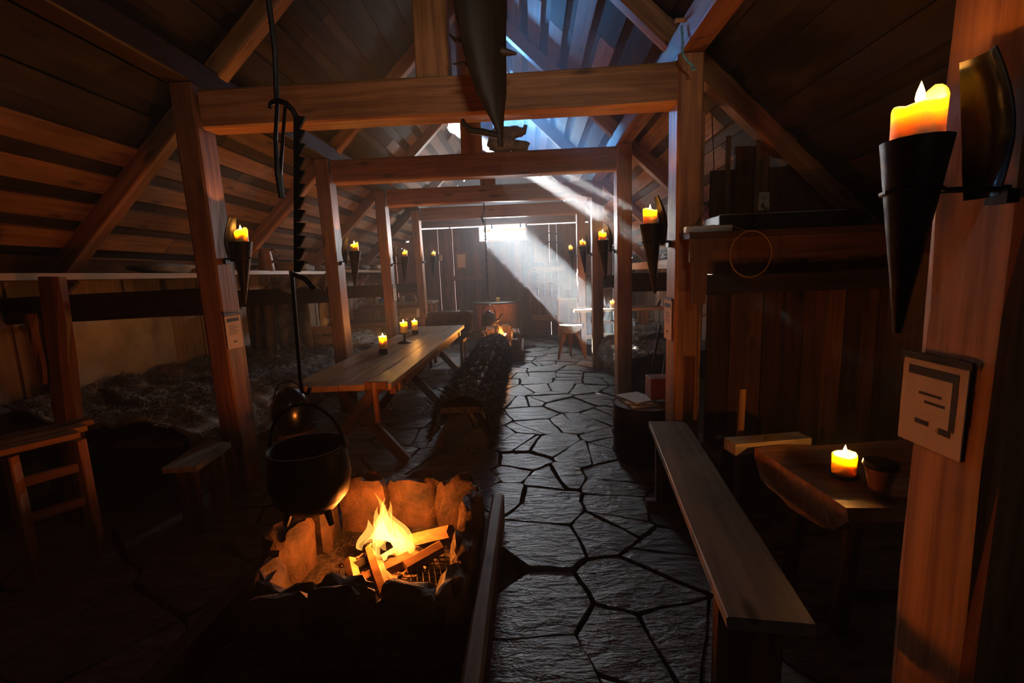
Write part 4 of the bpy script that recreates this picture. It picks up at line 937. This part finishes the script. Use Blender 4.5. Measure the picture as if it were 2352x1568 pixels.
# ================================================================== NEAR RIGHT
bar = thing('barrel', 'small dark ribbed barrel with magazines on top, beside the right post', 'barrel', (.90, 3.62, 0))
bz = .46; br = .25
MB().lathe([(br*.93, 0), (br*.98, .05), (br*1.04, .06), (br*.98, .08), (br, .2), (br*1.05, .21), (br*1.0, .23), (br, .34), (br*1.05, .35), (br*1.0, .37), (br*.98, bz-.01), (br*1.02, bz), (br*.95, bz), (br*.95, bz-.012), (.01, bz-.012)], (.90, 3.62, 0), 28).build('drum', 'iron', bar, True, 40)
MB().lathe([(br*.94, 0), (br*.94, .008)], (.90, 3.62, bz-.010), 28).build('lid', 'grey_board_x', bar)
for k, (dx, dy, rz, lab) in enumerate(((-.06, -.02, .2, 'lowest magazine on the barrel top'), (-.04, .03, -.15, 'middle magazine in the pile on the barrel'), (-.05, .05, .4, 'topmost open magazine on the barrel'))):
    o = MB().box((.90+dx, 3.62+dy, bz+.005+.010*k), (.21, .28, .009), rz).build('magazine', 'paper' if k < 2 else 'white'); tag(o, lab, 'magazine', 'magazines on the barrel')
tag(MB().box((1.02, 3.66, bz+.03+.085), (.16, .18, .17)).build('red_box', 'red_box', None, False, 40, .006), 'small red-brown box on the barrel against the right post', 'box')
# plank bench
bn = thing('plank_bench', 'long worn plank bench on the right running towards the camera', 'bench', (.8, 2.1, 0), 'benches')
A0, A1, B0, B1 = [fl(*q, .5).to_2d() for q in ((1490, 968), (1575, 966), (1680, 1432), (1862, 1415))]
ac, bc = (A0+A1)/2, (B0+B1)/2
timber('seat_plank', (ac.x, ac.y, .478), (bc.x, bc.y, .478), .245, .042, 'grey_board_y', bn, (1, 0, 0), .0015, .004, 8)
bn.children[0].data.materials[0] = wood('bench_grey', (.15, .115, .085), (.33, .27, .20), 'z', .45, .1, .85)
dv = (bc-ac).normalized()
for q in (.13, .90):
    c = ac.lerp(bc, q); timber('leg_board', (c.x, c.y, 0), (c.x, c.y, .456), .22, .04, 'board_z', bn, (1, 0, 0), .002, .004, 3)
    timber('foot', (c.x-.17, c.y, .03), (c.x+.13, c.y, .03), .06, .06, 'board_z', bn, (0, 0, 1), .002, .008, 3)
c0, c1 = ac.lerp(bc, .14), ac.lerp(bc, .89); 
# half-log table
rz_ = .62; c = [fl(*q, rz_) for q in ((1790, 1030), (1900, 1170), (2060, 1155), (1960, 1020))]
lt = thing('log_table', 'rough half-log table on the right with a candle', 'table', (1.5, 1.95, 0))
b = MB(); th_ = 10
sec = [(-.30, 0), (-.31, -.05)] + [(-.30*math.cos(R(t)), -.05-.12*math.sin(R(t))) for t in range(20, 170, 15)] + [(.31, -.05), (.30, 0)]
axis0, axis1 = Vector((1.13, 1.93, rz_)), Vector((2.05, 1.98, rz_)); ad = (axis1-axis0).normalized(); sdv = Vector((-ad.y, ad.x, 0)); m = len(sec); rings = 6
for i in range(rings+1):
    for x, z in sec: b.v.append(axis0.lerp(axis1, i/rings) + sdv*x*(1+.05*math.sin(i*1.7)) + Vector((rnd(-.015, .015) if i in (0, rings) else 0, 0, z + (rnd(-.004, .004)))))
for i in range(rings):
    for k in range(m): a = i*m+k; c2 = i*m+(k+1) % m; b.f.append((a, c2, c2+m, a+m))
b.f += [tuple(reversed(range(m))), tuple(rings*m+k for k in range(m))]
b.build('top', 'timber_x', lt, True, 35)
for (dx, dy) in ((1.28, 1.76), (1.28, 2.12), (1.92, 1.8), (1.92, 2.14)): timber('leg', (dx+.03*(1 if dx > 1.6 else -1), dy, 0), (dx, dy, rz_-.12), .06, .06, 'smoked_z', lt, (1, 0, 0), .004, .015, 4)
timber('brace', (1.28, 1.76, .16), (1.92, 1.8, .10), .05, .03, 'smoked_z', lt, (0, 0, 1), .003, .006, 3)
lb2 = MB().box((1.22, 2.33, .60), (.42, .10, .06), .15).build('table_end_plank', 'grey_board_x', lt)
p = fl(1937, 1092, rz_)
cd = MB().lathe([(.055, 0), (.06, .006), (.055, .012), (.01, .010)], (p.x, p.y, rz_), 18).build('candle_dish', 'iron', None, True); tag(cd, 'dark round dish under the candle on the half-log table', 'dish')
candle((p.x, p.y, rz_+.012), .046, .085, 'squat candle glowing on the half-log table', True, .8, lobe=.4)
p = at(2062, 1060, 1.62); gl = thing('tumbler', 'dark-rimmed amber cup on the half-log table, partly behind the near post', 'cup', (p.x+.02, 1.72, rz_))
MB().lathe([(.025, 0), (.03, .01), (.04, .06), (.055, .12), (.052, .12), (.037, .06), (.01, .02)], (p.x+.02, 1.72, rz_), 16).build('cup', 'clay', gl, True); MB().lathe([(.053, .115), (.060, .125), (.056, .14), (.05, .14)], (p.x+.02, 1.72, rz_), 16).build('rim', 'iron', gl, True)
a0, b0 = at(1692, 1110, 2.55), at(1705, 892, 2.55)
tag(timber('upright_stick', (a0.x, 2.55, 0), (b0.x, 2.55, b0.z), .035, .03, 'timber_z', None, (1, 0, 0), .002, .004, 4), 'thin red-lit upright stick behind the plank bench', 'stick')
p = fl(1650, 1100, 0); b = MB(); b.blob((1.30, 2.95, .20), (.20, .18, .20), 77, .4, 20, 12, 2.5, -.19); tag(b.build('rubbish_bag', 'bag', None, True), 'crumpled black plastic bag behind the plank bench', 'bag')
# right shelf with amplifier
S0, S1 = at(1572, 548, 3.0), at(2005, 545, 2.9)
rsx = thing('wall_shelf', 'red-brown shelf with electrical gear beside the right post', 'shelf', (1.8, 3.1, S0.z))
sz = 1.72
board('shelf_plank', (.99, 2.98, sz), (XWR-.04, 2.98, sz), .18, .035, 'board_z', rsx, (0, 1, 0)); board('shelf_plank', (1.14, 3.235, sz), (XWR-.04, 3.235, sz), .32, .035, 'board_z', rsx, (0, 1, 0))
board('apron', (1.0, 2.92, sz-.09), (XWR-.04, 2.92, sz-.09), .14, .025, 'board_z', rsx, (0, 0, 1))
cbk = MB(); poly = [(1.0, 2.90, sz-.02), (1.24, 2.90, sz-.02), (1.22, 2.90, sz-.06), (1.14, 2.90, sz-.10), (1.11, 2.90, sz-.16), (1.10, 2.90, sz-.42), (1.02, 2.90, sz-.42), (1.02, 2.90, sz-.10)]
cbk.plate(poly, (0, 1, 0), .05).build('bracket', 'board_z', rsx)
tag(timber('aisle_rail', (1.13, 3.3, 1.40), (XWR-.04, 3.3, 1.40), .14, .06, 'smoked_z', None, (0, 0, 1)), 'black rail under the right shelf', 'rail', 'aisle rails')
tag(board('stud', (1.235, 3.56, 0), (1.235, 3.56, 2.62), .13, .09, 'pine_z'), 'pale upright stud just right of the right post', 'stud')
for k, x in enumerate((1.42, 1.62)): tag(board('stud', (x, 3.40, 1.75), (x, 3.40, 2.42), .03, .02, 'pale_z'), ['thin pale batten on the partition above the shelf', 'double pale batten left of the wall socket'][k], 'batten', 'battens on the partition')
am = thing('amplifier', 'long low dark amplifier on the right shelf', 'amplifier', (1.75, 3.15, sz+.018))
a, b = at(1660, 510, 3.0), at(1960, 505, 3.0)
ca_ = MB().box(((a.x+b.x)/2, 3.18, sz+.018+.06), (b.x-a.x, .26, .11)).build('case', 'black', am, False, 40, .006)
MB().box(((a.x+b.x)/2+.06, 3.045, sz+.018+.055), ((b.x-a.x)*.62, .012, .075)).build('front_panel', 'amp_face', ca_)
MB().box(((a.x+b.x)/2, 3.05, sz+.018+.113), (b.x-a.x, .008, .006)).build('trim_strip', 'grey_plastic', ca_)
ps = thing('power_strip', 'grey power strip at the left end of the right shelf', 'power strip', (1.15, 2.93, sz+.018))
a, b = at(1574, 528, 2.93), at(1680, 528, 2.93)
cs_ = MB().box(((a.x+b.x)/2, 2.94, sz+.018+.02), (b.x-a.x, .055, .038)).build('casing', 'grey_plastic', ps, False, 40, .005)
for k in range(4): MB().lathe([(.016, 0), (.016, .004), (.013, .004), (.013, .001)], (a.x+(b.x-a.x)*(k+.6)/4.4, 2.94, sz+.0565), 12).build('outlet', 'black', cs_)
lc = at(1725, 583, 2.88)
tag(MB().tube([(lc.x+.125*math.cos(t*math.pi/14), 2.885, lc.z+.14*math.sin(t*math.pi/14)) for t in range(-20, 9)] + [(b.x, 2.93, sz+.05)], .004, 6).build('cable_loop', 'rope'), 'thin brown cable hanging in a loop from the right shelf', 'cable')
tag(MB().tube([at(1635, 260, 3.12), at(1640, 380, 3.3), at(1628, 470, 3.2), at(1600, 515, 3.0)], .003, 5).build('cable', 'black'), 'thin black cable running down beside the right post to the shelf', 'cable')
p = at(1755, 462, 3.37); sk = thing('wall_socket', 'white double wall socket with a plug on the partition', 'socket', (p.x, 3.385, p.z-.08))
pl_ = MB().box((p.x, 3.385, p.z), (.075, .03, .125)).build('plate', 'white', sk, False, 40, .005)
for dz in (.03, -.03): MB().tube([(p.x, 3.369, p.z+dz), (p.x, 3.372, p.z+dz)], .024, 14).build('outlet', 'grey_plastic', pl_)
MB().tube([(p.x, 3.37, p.z-.03), (p.x, 3.33, p.z-.03)], .02, 12).build('plug', 'white', sk); MB().tube([(p.x, 3.335, p.z-.03), (p.x, 3.32, p.z-.10), (p.x-.06, 3.28, p.z-.17)], .004, 5).build('plug_cable', 'black', sk)
b = MB(); q = at(1960, 500, 3.05); b.blob((q.x+.02, 3.12, sz+.018+.06), (.13, .11, .065), 88, .4, 16, 9, 2, -.06); tag(b.build('dark_bundle', 'bag', None, True), 'black lumpy bundle at the right end of the amplifier', 'bundle')
hk = at(1605, 712, 3.5); tag(MB().tube([(hk.x, 3.50, hk.z+.09), (hk.x-.012, 3.46, hk.z+.05), (hk.x-.014, 3.44, hk.z-.01), (hk.x, 3.43, hk.z-.04), (hk.x+.02, 3.42, hk.z-.03)], .008, 6).build('coat_hook', 'clay'), 'curved brown hook on the pale stud right of the right post', 'hook')
for py, lab in ((636, 'upper small white plate on the far right post'), (705, 'lower small white plate on the far right post')):
    q = at(1325, py, 9.2); tag(MB().box((.962, 9.25, q.z), (.012, .09, .16)).build('wall_plate', 'white', None, False, 40, .003), lab, 'plate', 'white plates on the far right post')
# ================================================================== NOTICES
def notice(label, o, ux, uz, wd, ht, nrm, name='paper_notice', lines=True, L_mark=False):
    """sheet of paper: o top-left corner, ux along the top edge, uz downwards"""
    o, ux, uz, nrm = Vector(o), Vector(ux).normalized(), Vector(uz).normalized(), Vector(nrm).normalized()
    t = thing(name, label, 'notice', o + ux*wd/2 + uz*ht)
    sheet = []
    def q(x0, z0, x1, z1, nm, mt, lift, th): return MB().plate([o+ux*x0+uz*z0+nrm*lift, o+ux*x1+uz*z0+nrm*lift, o+ux*x1+uz*z1+nrm*lift, o+ux*x0+uz*z1+nrm*lift], nrm, th).build(nm, mt, sheet[0] if sheet and nm.startswith('printed') else t)
    sheet.append(q(0, 0, wd, ht, 'sheet', 'paper', .002, .003))
    q(wd*.1, ht*.10, wd*.88, ht*.20, 'printed_heading', 'print', .0052, .0006)
    if lines:
        for k in range(5): q(wd*.2, ht*(.32+.06*k), wd*(.8 if k % 2 else .7), ht*(.335+.06*k), 'printed_line', 'print', .0052, .0004) if k % 1 == 0 else None
        q(wd*.4, ht*.78, wd*.62, ht*.82, 'printed_mark', 'print', .0052, .0006)
    if L_mark:
        q(wd*.80, ht*.20, wd*.88, ht*.72, 'printed_border', 'print', .0052, .0006); q(wd*.66, ht*.72, wd*.84, ht*.79, 'printed_border', 'print', .0052, .0006)
        q(wd*.28, ht*.70, wd*.5, ht*.75, 'printed_mark', 'print', .0052, .0006)
        for k in range(2): q(wd*(.3+.1*k), ht*(.38+.09*k), wd*(.66+.06*k), ht*(.41+.09*k), 'printed_line', 'print', .0052, .0003)
    q(-.01, -.012, wd+.01, .006, 'hanging_strip', 'iron', .004, .006)
    return t
p = at(506, 725, 3.10); notice('paper notice with a black heading on the nearest left post', (-2.128, 3.075, p.z), (0, 1, 0), (0, 0, -1), .17, .24, (1, 0, 0))
p = at(908, 655, 7.1); notice('small paper notice on the third left post', (-2.128, 7.06, p.z), (0, 1, 0), (0, 0, -1), .16, .24, (1, 0, 0))
p = at(1530, 690, 3.1); notice('clipboard with a paper on the inner side of the right post', (.965, 3.30, p.z), (0, -1, 0), (0, 0, -1), .17, .28, (-1, 0, 0))
d_ = ray(2083, 812); p = CAM + d_*(.966/d_.x); notice('large tan notice with black print on the rough near post', (.966, p.y, p.z), (0, -1, 0), (0, 0, -1), .175, .22, (-1, 0, 0), lines=False, L_mark=True)
# ================================================================== HANGING ANTLERS, BUNDLE, ROPE
aY = 2.72
def hq(px, py): return at(px, py, aY)
an_ = thing('hanging_antler', 'large dark antler hanging point down from the roof before the nearest tie beam', 'antler', hq(1148, 330))
tz = hq(1105, 0)
MB().tube([Vector((tz.x, aY, 3.9)), hq(1098, -60), hq(1103, 0), hq(1110, 90), hq(1120, 160), hq(1130, 215), hq(1140, 262), hq(1148, 300), hq(1150, 338)], [.10, .15, .165, .14, .115, .09, .05, .022, .018], 12, True, .5).build('palm', 'smoked_z', an_, True)
for pts, rad in (([(1145, 312), (1110, 303), (1082, 300), (1066, 285), (1062, 274)], [.018, .019, .02, .016, .011]), ([(1150, 118), (1170, 121), (1187, 123)], [.022, .016, .006]), ([(1070, 95), (1045, 92), (1032, 78)], [.02, .012, .004]), ([(1085, 150), (1060, 146), (1040, 147)], [.018, .01, .004])):
    MB().tube([hq(*q) for q in pts], rad, 8).build('tine', 'smoked_z', an_, True)
bY = FR[1]+.1; bz0 = 2.555+.03+.24
bu = thing('dark_bundle', 'ragged dark bundle shaped like a crumpled hat on the second tie beam', 'bundle', (at(1165, 345, bY).x, bY, bz0))
b = MB(); q = at(1150, 320, bY); b.blob((q.x+.0, bY, bz0+.13), (.15, .10, .14), 91, .45, 18, 12, 2, -.13); b.build('body', 'hide', bu, True)
q = at(1172, 300, bY); b = MB(); b.blob((q.x, bY, bz0+.21), (.14, .08, .07), 92, .5, 16, 10, 2); b.tube([(q.x+.06, bY, bz0+.22), (q.x+.15, bY, bz0+.22), (q.x+.17, bY, bz0+.28)], [.06, .04, .02], 8); b.build('brim', 'hide', bu, True)
q = at(1192, 340, bY); b = MB(); b.blob((q.x, bY, bz0+.06), (.11, .08, .065), 93, .4, 14, 8, 2, -.058); b.build('tail', 'hide', bu, True)
tag(MB().tube([at(1566, 60, 2.98), at(1568, 90, 2.96), at(1568, 125, 2.95), at(1578, 140, 2.95), at(1592, 152, 2.95), at(1598, 160, 2.95), at(1588, 160, 2.95), at(1592, 150, 2.95)], .007, 6).build('blue_twine', 'blue_rope'), 'short blue cord tied at the head of the right post', 'cord')
tag(MB().tube([at(1550, 47, 2.99), at(1580, 45, 2.99)], .012, 8).build('wooden_peg', 'pine_x'), 'pale peg holding the blue cord on the right purlin', 'peg')
# ================================================================== NEAR LEFT
sb = thing('low_bench', 'small low plank bench in front of the nearest left post', 'bench', (-2.1, 2.9, 0), 'benches')
cs4 = [fl(*q, .46) for q in ((530, 1015), (470, 1010), (372, 1075), (452, 1070))]
MB().plate([(v.x, v.y, .425) for v in cs4][::-1], (0, 0, 1), .035).build('seat_plank', 'grey_board_y', sb)
lg0 = (cs4[2]+cs4[3])/2; lg1 = (cs4[0]+cs4[1])/2
for q in (.15, .85): c = lg0.lerp(lg1, q); timber('leg', (c.x, c.y, 0), (c.x, c.y, .425), .12, .04, 'timber_z', sb, (1, 0, 0), .002, .006, 3)
cz = .74
chr_ = thing('slatted_bench', 'red-lit slatted bench end at the left edge of the view', 'bench', (-2.75, 2.2, 0), 'benches')
e0, e1 = fl(178, 995, cz), fl(-40, 1050, cz)
for k in range(3):
    dd = Vector((-.08, .12, 0))*k; board('seat_slat', e1+dd+Vector((-.05, 0, -.0)), e0+dd, .11, .03, 'timber_z', chr_, (.6, -.8, 0))
l0 = e0 + Vector((.02, -.02, 0)); l1 = e0.lerp(e1, .75)
for q in (l0, l1): timber('leg', (q.x, q.y, 0), (q.x, q.y, cz-.03), .055, .05, 'timber_z', chr_, (1, 0, 0), .002, .006, 4)
for z in (.56, .36): board('rail', (l1.x, l1.y, z), (l0.x, l0.y, z), .05, .025, 'timber_z', chr_, (0, 0, 1))
# ================================================================== SMOKE in the air
def smoke(name, y0, y1, dens, label):
    o = MB().box(((XWL+XWR)/2, (y0+y1)/2, 2.34), (XWR-XWL+.3, y1-y0, 4.8)).build(name, None)
    mv = bpy.data.materials.new(name); mv.use_nodes = True; nt = mv.node_tree; nt.nodes.remove(nt.nodes['Principled BSDF'])
    v = nt.nodes.new('ShaderNodeVolumeScatter'); v.inputs['Color'].default_value = (.86, .94, 1, 1); v.inputs['Density'].default_value = dens; v.inputs['Anisotropy'].default_value = .3
    nt.links.new(v.outputs[0], nt.nodes['Material Output'].inputs['Volume']); o.data.materials.append(mv)
    tag(o, label, None, None, 'stuff')
smoke('smoke_haze', YN-.15, 3.6, .004, 'thin wood smoke in the near part of the hall')
smoke('smoke_haze', 3.602, YF+.15, .017, 'bluish wood smoke hanging in the far part of the hall')
smoke_b = MB().box(((-.59), (3.75+YF)/2, 3.75), (3.6, YF-3.75, 1.7))
def plume(name, mb, dens, label):
    o = mb.build(name, None, None, True, 180)
    mv = bpy.data.materials.new(name); mv.use_nodes = True; nt = mv.node_tree; nt.nodes.remove(nt.nodes['Principled BSDF'])
    v = nt.nodes.new('ShaderNodeVolumeScatter'); v.inputs['Color'].default_value = (.86, .94, 1, 1); v.inputs['Density'].default_value = dens; v.inputs['Anisotropy'].default_value = .2
    nt.links.new(v.outputs[0], nt.nodes['Material Output'].inputs['Volume']); o.data.materials.append(mv)
    tag(o, label, None, None, 'stuff')
plume('smoke_layer', smoke_b, .11, 'blue smoke collecting under the roof ridge')
pb = MB(); pb.blob((.45, 5.4, 2.45), (.75, 1.5, .65), 4, .3, 20, 12, 1.4); plume('smoke_plume', pb, .075, 'denser smoke drifting through the upper sunbeam')
